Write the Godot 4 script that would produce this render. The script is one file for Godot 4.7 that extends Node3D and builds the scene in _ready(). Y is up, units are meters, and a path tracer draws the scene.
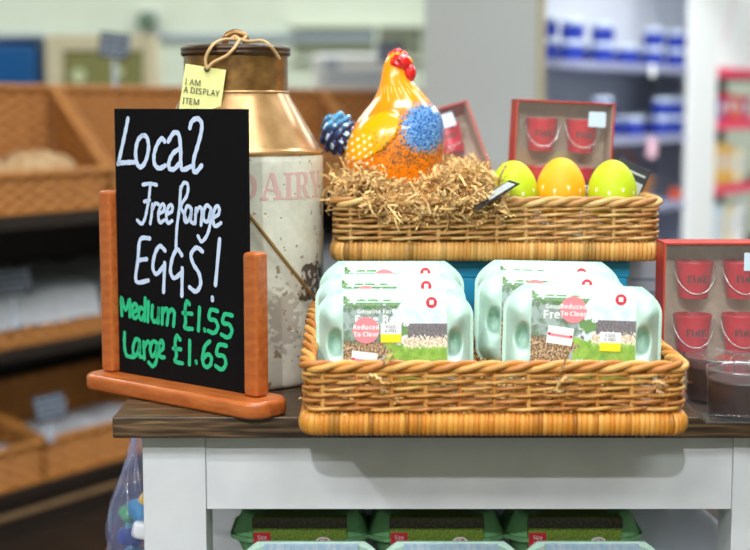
extends Node3D
# A farm shop table: chalkboard, milk churn, wicker baskets of egg cartons, a ceramic hen, gift boxes; bread display and shelves behind.

const T := 0.75                      # table top height
const EYE := Vector3(0, 1.069, 0)
var names := {}
var rng := RandomNumberGenerator.new()
var M := {}

# ---------------------------------------------------------------- mesh builder
class MB:
	var v := PackedVector3Array()
	var uv := PackedVector2Array()
	var col := PackedColorArray()
	var idx := PackedInt32Array()
	var colour := Color.WHITE

	func vert(p: Vector3, t := Vector2.ZERO) -> int:
		v.append(p); uv.append(t); col.append(colour)
		return v.size() - 1

	func tri(a: int, b: int, c: int) -> void:
		idx.append(a); idx.append(b); idx.append(c)

	func quad(a: int, b: int, c: int, d: int) -> void:
		tri(a, b, c); tri(a, c, d)

	# turn the faces added since i0 outwards: by a hint direction, or by signed volume about their own centre
	func orient(i0: int, hint := Vector3.ZERO) -> void:
		var c := Vector3.ZERO
		var n := idx.size() - i0
		if n <= 0: return
		for i in range(i0, idx.size()): c += v[idx[i]]
		c /= n
		var s := 0.0
		for i in range(i0, idx.size(), 3):
			var a := v[idx[i]] - c
			var b := v[idx[i + 1]] - c
			var d := v[idx[i + 2]] - c
			var nn := (d - a).cross(b - a)
			s += nn.dot(hint) if hint != Vector3.ZERO else nn.dot(a + b + d)
		if s < 0.0:
			for i in range(i0, idx.size(), 3):
				var k := idx[i + 1]
				idx[i + 1] = idx[i + 2]
				idx[i + 2] = k

	func grid(nu: int, nv: int, f: Callable, wrap := false, hint := Vector3.ZERO) -> void:
		var i0 := idx.size()
		var base := v.size()
		for j in nv + 1:
			for i in nu + 1:
				vert(f.call(float(i) / nu, float(j) / nv), Vector2(float(i) / nu, float(j) / nv))
		var w := nu + 1
		for j in nv:
			for i in nu:
				var i2 := 0 if wrap and i == nu - 1 else i + 1
				quad(base + j * w + i, base + j * w + i2, base + (j + 1) * w + i2, base + (j + 1) * w + i)
		orient(i0, hint)

	# profile: [radius, height] pairs turned about the y axis at centre o; ends on the axis close it
	func lathe(profile: Array, sides := 32, o := Vector3.ZERO) -> void:
		var i0 := idx.size()
		var base := v.size()
		var m := profile.size()
		for j in m:
			for i in sides + 1:
				var a := PI + TAU * i / sides
				vert(o + Vector3(sin(a) * profile[j][0], profile[j][1], cos(a) * profile[j][0]), Vector2(float(i) / sides, 1.0 - float(j) / (m - 1)))
		var w := sides + 1
		for j in m - 1:
			for i in sides:
				var i2 := i + 1
				quad(base + j * w + i, base + j * w + i2, base + (j + 1) * w + i2, base + (j + 1) * w + i)
		orient(i0)

	# hard-edged lathe: every ring of the profile is doubled so that corners stay crisp
	func turned(profile: Array, sides := 32, o := Vector3.ZERO) -> void:
		var i0 := idx.size()
		for j in profile.size() - 1:
			var a: Array = profile[j]
			var b: Array = profile[j + 1]
			var base := v.size()
			for i in sides + 1:
				var t := PI + TAU * i / sides
				vert(o + Vector3(sin(t) * a[0], a[1], cos(t) * a[0]), Vector2(float(i) / sides, 0))
				vert(o + Vector3(sin(t) * b[0], b[1], cos(t) * b[0]), Vector2(float(i) / sides, 1))
			for i in sides:
				quad(base + 2 * i, base + 2 * i + 1, base + 2 * i + 3, base + 2 * i + 2)
		orient(i0)

	func tube(p: PackedVector3Array, r: float, sides := 6, closed := false, tip := 1.0) -> void:
		var i0 := idx.size()
		var base := v.size()
		var n := p.size()
		if n < 2: return
		var side := Vector3.ZERO
		for k in n:
			var a := p[(k - 1 + n) % n] if closed else p[maxi(k - 1, 0)]
			var b := p[(k + 1) % n] if closed else p[mini(k + 1, n - 1)]
			var t := (b - a).normalized()
			if side == Vector3.ZERO:
				side = t.cross(Vector3.UP)
				if side.length() < 0.1: side = t.cross(Vector3.RIGHT)
			side = (side - t * side.dot(t)).normalized()
			var up := side.cross(t)
			var rr := r * lerpf(1.0, tip, float(k) / (n - 1))
			for s in sides:
				var an := TAU * s / sides
				vert(p[k] + (side * cos(an) + up * sin(an)) * rr, Vector2(float(s) / sides, float(k) / n))
		var last := n if closed else n - 1
		for k in last:
			var k2 := (k + 1) % n
			for s in sides:
				var s2 := (s + 1) % sides
				quad(base + k * sides + s, base + k2 * sides + s, base + k2 * sides + s2, base + k * sides + s2)
		if not closed:
			for e in [0, n - 1]:
				var c := vert(p[e])
				for s in sides:
					var s2 := (s + 1) % sides
					if e == 0: tri(c, base + s, base + s2)
					else: tri(c, base + e * sides + s2, base + e * sides + s)
		orient(i0)

	# rounded box about centre o
	func rbox(size: Vector3, r := 0.003, o := Vector3.ZERO, fine := false) -> void:
		var h := size / 2.0
		r = minf(r, minf(h.x, minf(h.y, h.z)) * 0.98)
		for ax in 3:
			for sg in [-1.0, 1.0]:
				var i0 := idx.size()
				var base := v.size()
				var a1 := (ax + 1) % 3
				var a2 := (ax + 2) % 3
				var st1 := [-h[a1], -h[a1] + r, h[a1] - r, h[a1]]
				var st2 := [-h[a2], -h[a2] + r, h[a2] - r, h[a2]]
				if fine:
					st1 = [-h[a1], -h[a1] + r * 0.35, -h[a1] + r, h[a1] - r, h[a1] - r * 0.35, h[a1]]
					st2 = [-h[a2], -h[a2] + r * 0.35, -h[a2] + r, h[a2] - r, h[a2] - r * 0.35, h[a2]]
				var m := st1.size()
				for j in m:
					for i in m:
						var q := Vector3.ZERO
						q[ax] = sg * h[ax]; q[a1] = st1[i]; q[a2] = st2[j]
						var inner := q.clamp(-(h - Vector3.ONE * r), h - Vector3.ONE * r)
						vert(o + inner + (q - inner).normalized() * r, Vector2(st1[i] / size[a1] + 0.5, st2[j] / size[a2] + 0.5))
				for j in m - 1:
					for i in m - 1:
						quad(base + j * m + i, base + j * m + i + 1, base + (j + 1) * m + i + 1, base + (j + 1) * m + i)
				var hint := Vector3.ZERO
				hint[ax] = sg
				orient(i0, hint)

	# flat polygon outline (x, y) pushed from z0 to z1
	func prism(poly: PackedVector2Array, z0: float, z1: float) -> void:
		var i0 := idx.size()
		var t := Geometry2D.triangulate_polygon(poly)
		for z in [z0, z1]:
			var k0 := idx.size()
			var base := v.size()
			for q in poly: vert(Vector3(q.x, q.y, z), q)
			for i in range(0, t.size(), 3): tri(base + t[i], base + t[i + 1], base + t[i + 2])
			orient(k0, Vector3(0, 0, z - (z0 + z1) / 2.0))
		i0 = idx.size()
		var n := poly.size()
		for i in n:
			var a := poly[i]
			var b := poly[(i + 1) % n]
			quad(vert(Vector3(a.x, a.y, z0)), vert(Vector3(b.x, b.y, z0)), vert(Vector3(b.x, b.y, z1)), vert(Vector3(a.x, a.y, z1)))
		orient(i0)

	func mesh() -> ArrayMesh:
		var nrm := PackedVector3Array()
		nrm.resize(v.size())
		for i in range(0, idx.size(), 3):
			var a := idx[i]
			var b := idx[i + 1]
			var c := idx[i + 2]
			var n := (v[c] - v[a]).cross(v[b] - v[a])
			nrm[a] += n; nrm[b] += n; nrm[c] += n
		# vertices that share a seam position on a wrapped grid keep their own normals; that is fine at these sizes
		for i in nrm.size():
			nrm[i] = nrm[i].normalized() if nrm[i].length_squared() > 1e-24 else Vector3.UP
		var arr := []
		arr.resize(Mesh.ARRAY_MAX)
		arr[Mesh.ARRAY_VERTEX] = v
		arr[Mesh.ARRAY_NORMAL] = nrm
		arr[Mesh.ARRAY_TEX_UV] = uv
		arr[Mesh.ARRAY_COLOR] = col
		arr[Mesh.ARRAY_INDEX] = idx
		var am := ArrayMesh.new()
		am.add_surface_from_arrays(Mesh.PRIMITIVE_TRIANGLES, arr)
		return am

# ---------------------------------------------------------------- nodes
func numbered(n: String) -> String:
	names[n] = names.get(n, -1) + 1
	return n if names[n] == 0 else "%s_%03d" % [n, names[n]]

func tag(o: Node3D, label: String, category: String, group := "") -> Node3D:
	o.set_meta("label", label)
	o.set_meta("category", category)
	if group != "": o.set_meta("group", group)
	return o

func thing(called: String, label: String, category: String, at := Vector3.ZERO, turn := Vector3.ZERO, group := "") -> Node3D:
	var o := Node3D.new()
	o.name = numbered(called)
	add_child(o)
	o.position = at
	o.rotation = turn
	return tag(o, label, category, group)

func part(parent: Node3D, called: String, m: Mesh, mat: Material, at := Vector3.ZERO, turn := Vector3.ZERO) -> MeshInstance3D:
	var o := MeshInstance3D.new()
	o.name = called
	o.mesh = m
	o.material_override = mat
	parent.add_child(o, true)
	o.position = at
	o.rotation = turn
	return o

func single(called: String, m: Mesh, mat: Material, label: String, category: String, at := Vector3.ZERO, turn := Vector3.ZERO, group := "") -> MeshInstance3D:
	var o := part(self, numbered(called), m, mat, at, turn)
	tag(o, label, category, group)
	return o

func struct(called: String, m: Mesh, mat: Material, at := Vector3.ZERO, turn := Vector3.ZERO) -> MeshInstance3D:
	var o := part(self, called, m, mat, at, turn)
	o.set_meta("kind", "structure")
	return o

func copy(root: Node3D, label: String, at: Vector3, turn := Vector3.ZERO, base_name := "") -> Node3D:
	var c: Node3D = root.duplicate()
	c.name = numbered(base_name if base_name != "" else String(root.name))
	add_child(c)
	c.position = at
	c.rotation = turn
	c.set_meta("label", label)
	return c

func box(size: Vector3, r := 0.003, o := Vector3.ZERO, fine := false) -> ArrayMesh:
	var b := MB.new()
	b.rbox(size, r, o, fine)
	return b.mesh()

func lathed(profile: Array, sides := 32) -> ArrayMesh:
	var b := MB.new()
	b.lathe(profile, sides)
	return b.mesh()

func turned(profile: Array, sides := 32) -> ArrayMesh:
	var b := MB.new()
	b.turned(profile, sides)
	return b.mesh()

func tubed(p: PackedVector3Array, r: float, sides := 8, closed := false) -> ArrayMesh:
	var b := MB.new()
	b.tube(p, r, sides, closed)
	return b.mesh()

func smooth(pts: Array, k := 6) -> PackedVector3Array:
	var out := PackedVector3Array()
	var n := pts.size()
	for i in n - 1:
		for s in k:
			out.append((pts[i] as Vector3).cubic_interpolate(pts[i + 1], pts[maxi(i - 1, 0)], pts[mini(i + 2, n - 1)], float(s) / k))
	out.append(pts[n - 1])
	return out

func smooth2(flat: Array, k := 5) -> PackedVector2Array:
	var out := PackedVector2Array()
	var n := flat.size() / 2
	for i in n - 1:
		var a := Vector2(flat[2 * i], flat[2 * i + 1])
		var b := Vector2(flat[2 * i + 2], flat[2 * i + 3])
		var p := a if i == 0 else Vector2(flat[2 * i - 2], flat[2 * i - 1])
		var q := b if i + 2 >= n else Vector2(flat[2 * i + 4], flat[2 * i + 5])
		for s in k: out.append(a.cubic_interpolate(b, p, q, float(s) / k))
	out.append(Vector2(flat[2 * n - 2], flat[2 * n - 1]))
	return out

# a pen stroke: flat ribbon with round ends in the xy plane, facing +z
func stroke(b: MB, pts: PackedVector2Array, w: float, z := 0.0, wobble := 0.0) -> void:
	var i0 := b.idx.size()
	var base := b.v.size()
	var n := pts.size()
	for k in n:
		var t := (pts[mini(k + 1, n - 1)] - pts[maxi(k - 1, 0)]).normalized()
		var s := Vector2(-t.y, t.x) * w / 2.0 * (1.0 + wobble * sin(k * 1.7 + n))
		b.vert(Vector3(pts[k].x + s.x, pts[k].y + s.y, z)); b.vert(Vector3(pts[k].x - s.x, pts[k].y - s.y, z))
	for k in n - 1: b.quad(base + 2 * k, base + 2 * k + 1, base + 2 * k + 3, base + 2 * k + 2)
	for i in range(i0, b.idx.size(), 3):      # a tight bend may fold a quad over: face every triangle forward
		var nn := (b.v[b.idx[i + 2]] - b.v[b.idx[i]]).cross(b.v[b.idx[i + 1]] - b.v[b.idx[i]])
		if nn.z < 0:
			var k := b.idx[i + 1]
			b.idx[i + 1] = b.idx[i + 2]
			b.idx[i + 2] = k
	for e in [pts[0], pts[n - 1]]:
		var k0 := b.idx.size()
		var c := b.vert(Vector3(e.x, e.y, z + 0.00005))
		for s in 10: b.vert(Vector3(e.x + cos(TAU * s / 10) * w / 2, e.y + sin(TAU * s / 10) * w / 2, z + 0.00005))
		for s in 10: b.tri(c, c + 1 + s, c + 1 + (s + 1) % 10)
		b.orient(k0, Vector3(0, 0, 1))

func text(s: String, height: float, face := "Droid Sans", bold := false, depth := 0.0003) -> TextMesh:
	var t := TextMesh.new()
	var fnt := SystemFont.new()
	fnt.font_names = PackedStringArray([face])
	fnt.font_weight = 700 if bold else 400
	t.font = fnt
	t.text = s
	t.font_size = 32
	t.pixel_size = height / 24.0
	t.depth = depth
	t.curve_step = 2.0
	return t

# ---------------------------------------------------------------- materials
func mat(c: Color, rough := 0.6, metal := 0.0, spec := 0.5) -> StandardMaterial3D:
	var m := StandardMaterial3D.new()
	m.albedo_color = c
	m.roughness = rough
	m.metallic = metal
	m.metallic_specular = spec
	return m

func vmat(rough := 0.6, spec := 0.5) -> StandardMaterial3D:
	var m := mat(Color.WHITE, rough, 0.0, spec)
	m.vertex_color_use_as_albedo = true
	m.vertex_color_is_srgb = true
	return m

func noise_tex(c1: Color, c2: Color, freq: float, sd: int, octaves := 4, size := 256, mid = null, at := 0.5) -> NoiseTexture2D:
	var n := FastNoiseLite.new()
	n.seed = sd
	n.noise_type = FastNoiseLite.TYPE_SIMPLEX_SMOOTH
	n.frequency = freq
	n.fractal_octaves = octaves
	var g := Gradient.new()
	g.offsets = PackedFloat32Array([0.0, 1.0])
	g.colors = PackedColorArray([c1, c2])
	if mid != null: g.add_point(at, mid)
	var t := NoiseTexture2D.new()
	t.width = size
	t.height = size
	t.seamless = true
	t.noise = n
	t.color_ramp = g
	return t

func nmat(c1: Color, c2: Color, scale: Vector3, rough := 0.6, freq := 0.02, sd := 1, metal := 0.0, mid = null, at := 0.5) -> StandardMaterial3D:
	var m := mat(Color.WHITE, rough, metal)
	m.albedo_texture = noise_tex(c1, c2, freq, sd, 4, 256, mid, at)
	m.uv1_triplanar = true
	m.uv1_scale = scale
	return m

func clear(c: Color, a: float, rough := 0.05) -> StandardMaterial3D:
	var m := mat(Color(c.r, c.g, c.b, a), rough)
	m.transparency = BaseMaterial3D.TRANSPARENCY_ALPHA
	return m

func rgb(r: int, g: int, b: int) -> Color:
	return Color8(r, g, b)

# ---------------------------------------------------------------- set-up: camera, light, room
func set_camera() -> void:
	var cam := Camera3D.new()
	cam.name = "camera"
	add_child(cam)
	cam.position = EYE
	cam.rotation_degrees = Vector3(-6.687, 0, 0)
	var at := CameraAttributesPhysical.new()
	at.frustum_focal_length = 63.27          # 24 mm high frame: 21.5 degrees
	at.frustum_focus_distance = 1.53
	at.exposure_aperture = 3.2
	at.frustum_near = 0.05
	at.frustum_far = 60.0
	cam.attributes = at
	cam.fov = 21.48
	cam.current = true

func set_light() -> void:
	var we := WorldEnvironment.new()
	we.name = "environment"
	var e := Environment.new()
	e.background_mode = Environment.BG_COLOR
	e.background_color = Color(0.02, 0.02, 0.02)
	e.tonemap_mode = Environment.TONE_MAPPER_LINEAR
	e.tonemap_exposure = 1.0
	e.sdfgi_enabled = true
	e.ssao_enabled = true
	e.ssil_enabled = true
	we.environment = e
	add_child(we)
	# recessed ceiling panels in three rows
	var panels := [
		[0.1, -1.1, "above the aisle before the egg table"], [1.0, -2.6, "just behind the egg table"], [-2.3, -3.6, "behind the bread display, nearer"], [-2.3, -6.0, "behind the bread display, farther"],
		[0.1, -6.3, "over the till counter"], [2.6, -3.6, "over the jar shelving"], [2.6, -6.0, "in the far right corner"], [-0.9, 1.1, "near the front wall, left of the middle"], [0.9, 1.1, "near the front wall, right of the middle"]]
	for q in panels:
		panel(Vector3(q[0], 2.78, q[1]), "flat white ceiling light panel " + q[2])
	# track spotlights over the aisle in front of the table
	spot(Vector3(-0.3, 2.55, 1.65), Vector3(0.03, 0.95, -1.6), 4.0, "white track spotlight aimed at the egg table, nearest the middle")
	spot(Vector3(-1.55, 2.55, 0.35), Vector3(-0.1, 0.95, -1.65), 2.2, "white track spotlight to the left of the egg table")
	spot(Vector3(1.35, 2.55, -2.0), Vector3(0.95, 1.05, -4.55), 9.0, "white track spotlight aimed at the shelves of blue jars")

func panel(at: Vector3, label: String) -> void:
	var o := thing("ceiling_light", label, "light", at, Vector3.ZERO, "ceiling light panels")
	part(o, "frame", box(Vector3(1.24, 0.03, 0.64), 0.004), M.white)
	part(o, "diffuser", box(Vector3(1.16, 0.006, 0.56), 0.002), M.glow, Vector3(0, -0.016, 0))
	var l := AreaLight3D.new()
	l.name = "panel_light"
	l.area_size = Vector2(1.16, 0.56)
	l.light_energy = 3.8
	l.light_color = Color(0.95, 0.98, 1.0)
	l.shadow_enabled = true
	l.set("area_range", 14.0)
	o.add_child(l)
	l.position = Vector3(0, -0.024, 0)
	l.rotation_degrees = Vector3(-90, 0, 0)

func spot(at: Vector3, aim: Vector3, energy: float, label: String) -> void:
	var o := thing("ceiling_spotlight", label, "light", at, Vector3.ZERO, "track spotlights")
	part(o, "stem", tubed(PackedVector3Array([Vector3(0, 0.03, 0), Vector3(0, 0.25, 0)]), 0.012, 10), M.white)
	var head := Node3D.new()
	head.name = "head"
	o.add_child(head)
	head.basis = Basis.looking_at(aim - at, Vector3.UP)
	part(head, "can", turned([[0.0, 0.05], [0.045, 0.05], [0.045, -0.09], [0.041, -0.09], [0.041, 0.03], [0.0, 0.03]], 24), M.white, Vector3.ZERO, Vector3(PI / 2, 0, 0))
	part(head, "lens", turned([[0.0, 0.0], [0.038, 0.0], [0.038, -0.004], [0.0, -0.004]], 24), M.glow, Vector3(0, 0, -0.085), Vector3(PI / 2, 0, 0))
	var l := SpotLight3D.new()
	l.name = "spot_light"
	l.light_energy = energy
	l.light_color = Color(0.97, 0.985, 1.0)
	l.spot_angle = 13.0
	l.spot_range = 14.0
	l.spot_angle_attenuation = 0.6
	l.light_size = 0.04
	l.shadow_enabled = true
	head.add_child(l)
	l.position = Vector3(0, 0, -0.1)

func build_room() -> void:
	struct("floor", box(Vector3(9.2, 0.1, 11.2), 0.002), M.floor, Vector3(0.4, -0.05, -2.6))
	struct("ceiling", box(Vector3(9.2, 0.1, 11.2), 0.002), M.white, Vector3(0.4, 2.85, -2.6))
	struct("wall_back", box(Vector3(9.2, 2.8, 0.1), 0.002), M.wall, Vector3(0.4, 1.4, -7.65))
	struct("wall_front", box(Vector3(9.2, 2.8, 0.1), 0.002), M.wall, Vector3(0.4, 1.4, 2.45))
	struct("wall_left", box(Vector3(0.1, 2.8, 10.0), 0.002), M.wall, Vector3(-4.05, 1.4, -2.6))
	struct("wall_right", box(Vector3(0.1, 2.8, 10.0), 0.002), M.wall, Vector3(4.85, 1.4, -2.6))
	struct("pillar", box(Vector3(0.5, 2.8, 0.5), 0.01), M.pillar, Vector3(0.66, 1.4, -6.2))
	# hatch into the next room
	var w := struct("window_1", box(Vector3(0.66, 0.16, 0.03), 0.004), M.hatch, Vector3(-0.09, 1.39, -7.59))
	for s in [-1, 1]:
		part(w, "window_frame", box(Vector3(0.70, 0.02, 0.05), 0.003), M.wall, Vector3(0, s * 0.085, 0.01))
	part(w, "mullion", box(Vector3(0.02, 0.16, 0.045), 0.003), M.wall, Vector3(0.1, 0, 0.01))

# ---------------------------------------------------------------- table
func build_table() -> void:
	var o := thing("display_table", "white painted shop table with a dark brown wooden top", "table", Vector3(0.0995, 0, -1.755))
	var fz := 0.2595                                # apron face, forward of the table centre
	var hw := 0.3702
	# planks of the top
	for k in 4:
		part(o, "top_plank", box(Vector3(2 * hw, 0.0225, 0.1435), 0.0018, Vector3.ZERO, true), M.plank[k % 2], Vector3(0, T - 0.01125, 0.2895 - 0.07175 - k * 0.1445))
	for sx in [-1, 1]:
		for sz in [-1, 1]:
			part(o, "leg", box(Vector3(0.0665, T - 0.0225, 0.06), 0.0015), M.paint, Vector3(sx * (hw - 0.0255 - 0.03325), (T - 0.0225) / 2.0, sz * (fz - 0.03)))
	for s in [-1, 1]:
		part(o, "apron", box(Vector3(2 * hw - 0.051 - 0.133, 0.0845, 0.02), 0.0012), M.paint, Vector3(0, T - 0.0225 - 0.04225, s * (fz - 0.013)))
		part(o, "side_apron", box(Vector3(0.02, 0.0845, 0.4), 0.0012), M.paint, Vector3(s * (hw - 0.045), T - 0.0225 - 0.04225, 0))
	part(o, "lower_shelf", box(Vector3(2 * hw - 0.06, 0.018, 0.5), 0.002), M.paint, Vector3(0, 0.4755, 0))
	part(o, "back_panel", box(Vector3(2 * hw - 0.19, 0.15, 0.01), 0.001), M.bluegrey, Vector3(0, 0.565, -0.235))

# ---------------------------------------------------------------- chalkboard
const LETTERS := {
	"local": [[-79.8, 304.1, -83.8, 291.5, -89.7, 274.9, -97.2, 254.4, -96.8, 254.7, -85.8, 255.6, -71.3, 256.3], [-57.1, 285.8, -64.4, 279.8, -68.3, 266.2, -65.1, 253.4, -58, 252.1, -50.7, 260.6, -46.8, 274.1, -50, 284.5, -57.1, 285.8], [-20.9, 279.9, -25.6, 283, -32.7, 276.7, -38.2, 265.4, -37.6, 255, -30.3, 250.8, -20.7, 254], [-15.3, 280, -6.5, 289.4, 1.5, 287.2, 3.7, 272.1, 3.7, 256.1, 7, 250.3, 18.9, 254.1], [2.4, 272.7, -7.9, 267.5, -14.5, 258.5, -14.3, 251.2, -6.6, 250.8, 2.9, 258.1], [18.5, 294.9, 21.9, 301.9, 30.3, 304.8, 36.4, 300, 35.4, 289.9, 29.7, 275.5, 24, 262.4, 23, 250.8, 27.1, 248.6, 35.5, 255.4]],
	"range": [[-57.2, 232.1, -46.1, 233.6, -35.1, 232.5], [-45.2, 233.1, -47.3, 220.4, -51.3, 205.3, -55.1, 194.6, -60.6, 188.8, -67.7, 192.4], [-55.5, 213.5, -46.6, 215.7], [-42.3, 211.1, -43.9, 199.6, -46.4, 189.9], [-43.3, 204.1, -37.9, 211.9, -32.6, 211.5], [-31.5, 201.7, -24.1, 205, -23.5, 211, -28.3, 210.8, -32.9, 201.6, -31.4, 191.9, -23.9, 194.6], [-18.9, 201.7, -11.5, 205, -10.9, 210.9, -15.7, 210.7, -20.2, 201.6, -18.7, 191.9, -11.3, 194.6], [3.2, 231.8, 0.1, 207.6, -4.2, 186.7, -6, 164.4], [2.3, 228.2, 8, 236.3, 14.2, 233.9, 12.3, 222.8, 2.7, 211.2, 8.5, 202.1, 10.4, 194.9], [19.2, 209, 12.9, 211.7, 8, 202.1, 9.6, 194.2, 16.4, 199, 19.2, 209, 17.6, 196.7, 21.8, 193.4], [26.3, 209.7, 24.3, 193.5], [24.9, 202.9, 30.5, 210.7, 35, 208.6, 33.4, 192.5], [48.6, 210.7, 42.1, 213.8, 37.4, 205.8, 38.5, 197.2, 44.7, 198, 49, 210.7, 47.5, 195.3, 42.3, 182, 33.9, 174.8, 28.6, 180.3], [52.1, 201.3, 59.9, 205.1, 60.9, 211.8, 56.4, 213, 51.7, 202.7, 54, 192.2, 63.4, 196.1]],
	"eggs": [[-47.6, 173.3, -63.3, 171.1, -67.7, 147.9, -71.5, 124.1, -51.3, 126.5], [-67.7, 147.9, -53.2, 150.1], [-23.3, 161.4, -31.8, 165.9, -40, 156.1, -43.5, 141.1, -37.5, 134.7, -26.2, 144.4], [-24.3, 147.9, -26.9, 115.7], [3.1, 158.1, -3.9, 163.8, -11.4, 155, -15.3, 139.7, -9.5, 132.2, 2.1, 139.3], [3.4, 144, 2.1, 113.9], [35, 164.2, 25.8, 167.7, 17.4, 159.8, 20.7, 149.7, 29.3, 140.1, 31.4, 128.7, 24.2, 120.3, 14.3, 124.1], [61.1, 178.8, 54, 129.7], [49.1, 115.8, 49.1, 113.3]],
	"medium": [[-96.5, 83.5, -96.8, 104.3, -90.4, 90, -82.6, 102.9, -83.2, 83.4], [-78.2, 87.8, -71.8, 91.7, -71.6, 97.6, -77, 97.1, -79.2, 87.7, -75.5, 82.2, -70.1, 84.6], [-60.6, 93.7, -65.9, 94.8, -68.1, 86.1, -63.9, 81.9, -58.9, 87.9], [-56.9, 106.1, -58.6, 81.1], [-51.8, 102.6, -53.3, 80.6], [-45.2, 98.9, -46.5, 85.8, -41.9, 81.1, -36.1, 86.8, -34.8, 98.9, -36.2, 80.6], [-28.8, 97.2, -30.1, 80.2], [-28.9, 91.7, -24.1, 97.6, -20, 94.4, -22.2, 80], [-20, 92.5, -14.8, 97.4, -10.3, 94, -12, 79.4], [13.8, 105.7, 9.3, 108.2, 6.8, 98.7, 7.4, 86.1, 5.9, 79.2, 17.7, 79.1], [3.5, 95.3, 17.6, 95.6], [29.4, 103.3, 27.1, 78.4], [36.6, 80.3, 37, 79.1], [56.8, 102, 46.3, 102.3, 43.9, 92.7, 52.7, 91.9, 56.9, 85.1, 51.1, 78, 42.3, 79.6], [78.4, 99.3, 67.2, 99.5, 64.4, 90.2, 73.5, 89.5, 77.7, 82.8, 72, 75.4, 62, 77.5]],
	"large": [[-92.6, 64, -93.1, 48.3, -89.5, 38.3, -77.2, 38], [-67.4, 57.3, -73.7, 58.6, -78.9, 48.1, -76.7, 39.1, -69.7, 45.8, -67.4, 57.3, -67.9, 41, -64.5, 39.4], [-60.7, 56.6, -60.2, 37.9], [-59.9, 50.8, -54.4, 57.9, -50.2, 55.8], [-38.7, 57.9, -45.8, 58.8, -50.3, 49.5, -46.7, 41.7, -40.8, 48.9, -38.7, 57.9, -40.1, 39.2, -46.1, 31, -53.1, 34.5], [-36.1, 47.8, -28.9, 53.4, -30.6, 61.4, -35.9, 55.3, -34.8, 43.7, -27.3, 43.2], [-1.7, 65.3, -7.1, 69.3, -9.7, 60.3, -8.1, 47.6, -10.1, 40.6, 1.4, 39.7], [-12.6, 54.5, -0.6, 54.9], [13.4, 65.9, 12.3, 39.6], [22.8, 44, 23.3, 42.8], [44.3, 68.2, 36.2, 61.3, 32.8, 47.3, 37.1, 39.9, 44.7, 43, 46.2, 51.4, 40.1, 53.8, 33.7, 47.4], [69.2, 66.1, 57.9, 65.8, 54.7, 55.1, 64.7, 54.7, 68, 46.6, 61.8, 39.9, 52.7, 42.6]],
}

func build_sign() -> void:
	var o := thing("chalkboard_sign", "black chalkboard price sign in an orange wooden stand at the table corner", "sign", Vector3(-0.2096, T, -1.559), Vector3(0, -0.6854, 0))
	# base: long board with rounded ends and softened edges
	var b := MB.new()
	var hl := 0.1395
	var hd := 0.030
	var rc := 0.024
	var ring := func(t: float, inset: float) -> Vector2:
		var c: float = fposmod(t, 1.0) * 4.0
		var q := int(c)
		var a := PI / 2 * (q + (c - q))
		var sx: float = [1, -1, -1, 1][q]
		var sz: float = [1, 1, -1, -1][q]
		return Vector2(sx * (hl - rc) + cos(a) * (rc - inset), sz * (hd - rc) + sin(a) * (rc - inset))
	var levels := [[0.0015, 0.004], [0.0, 0.002], [0.0, 0.0], [0.0, 0.0]]
	var prof := [[0.0, 0.004], [0.0015, 0.0015], [0.004, 0.0], [0.0138, 0.0], [0.0163, 0.0015], [0.0178, 0.004]]
	b.grid(64, prof.size() - 1, func(s, t):
		var k := int(round(t * (prof.size() - 1)))
		var p: Vector2 = ring.call(s, prof[k][1])
		return Vector3(p.x, prof[k][0], p.y), true)
	for k in [0, prof.size() - 1]:
		var i0 := b.idx.size()
		var c := b.vert(Vector3(0, prof[k][0], 0))
		for s in 64:
			var p: Vector2 = ring.call(s / 64.0, prof[k][1])
			b.vert(Vector3(p.x, prof[k][0], p.y))
		for s in 64: b.tri(c, c + 1 + s, c + 1 + (s + 1) % 64)
		b.orient(i0, Vector3(0, -1 if k == 0 else 1, 0))
	part(o, "base", b.mesh(), M.orange_wood, Vector3(0.0055, 0, 0.0065))
	# two slotted posts of different height
	for s in [[-0.1135, 0.206], [0.1125, 0.151]]:
		part(o, "post", box(Vector3(0.0205, s[1], 0.020), 0.005, Vector3(0, s[1] / 2.0, 0), true), M.orange_wood, Vector3(s[0], 0.0178, 0.0015))
	part(o, "board", box(Vector3(0.206, 0.297, 0.003), 0.0006), M.blackboard, Vector3(0, 0.0180 + 0.1485, 0.0))
	var st := {"local": ["white_lettering", 0.0054, M.chalk_white], "range": ["white_lettering", 0.0043, M.chalk_white], "eggs": ["white_lettering", 0.0050, M.chalk_white], "medium": ["green_lettering", 0.0048, M.chalk_green], "large": ["green_lettering", 0.0048, M.chalk_green]}
	for key in LETTERS:
		var m := MB.new()
		for s in LETTERS[key]:
			var pts := PackedVector2Array()
			for q in smooth2(s): pts.append(q / 1000.0)
			if pts[0].distance_to(pts[-1]) < 0.0001: pts.remove_at(pts.size() - 1)
			stroke(m, pts, st[key][1], 0.0018, 0.10)
		part(o, st[key][0], m.mesh(), st[key][2])

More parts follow.
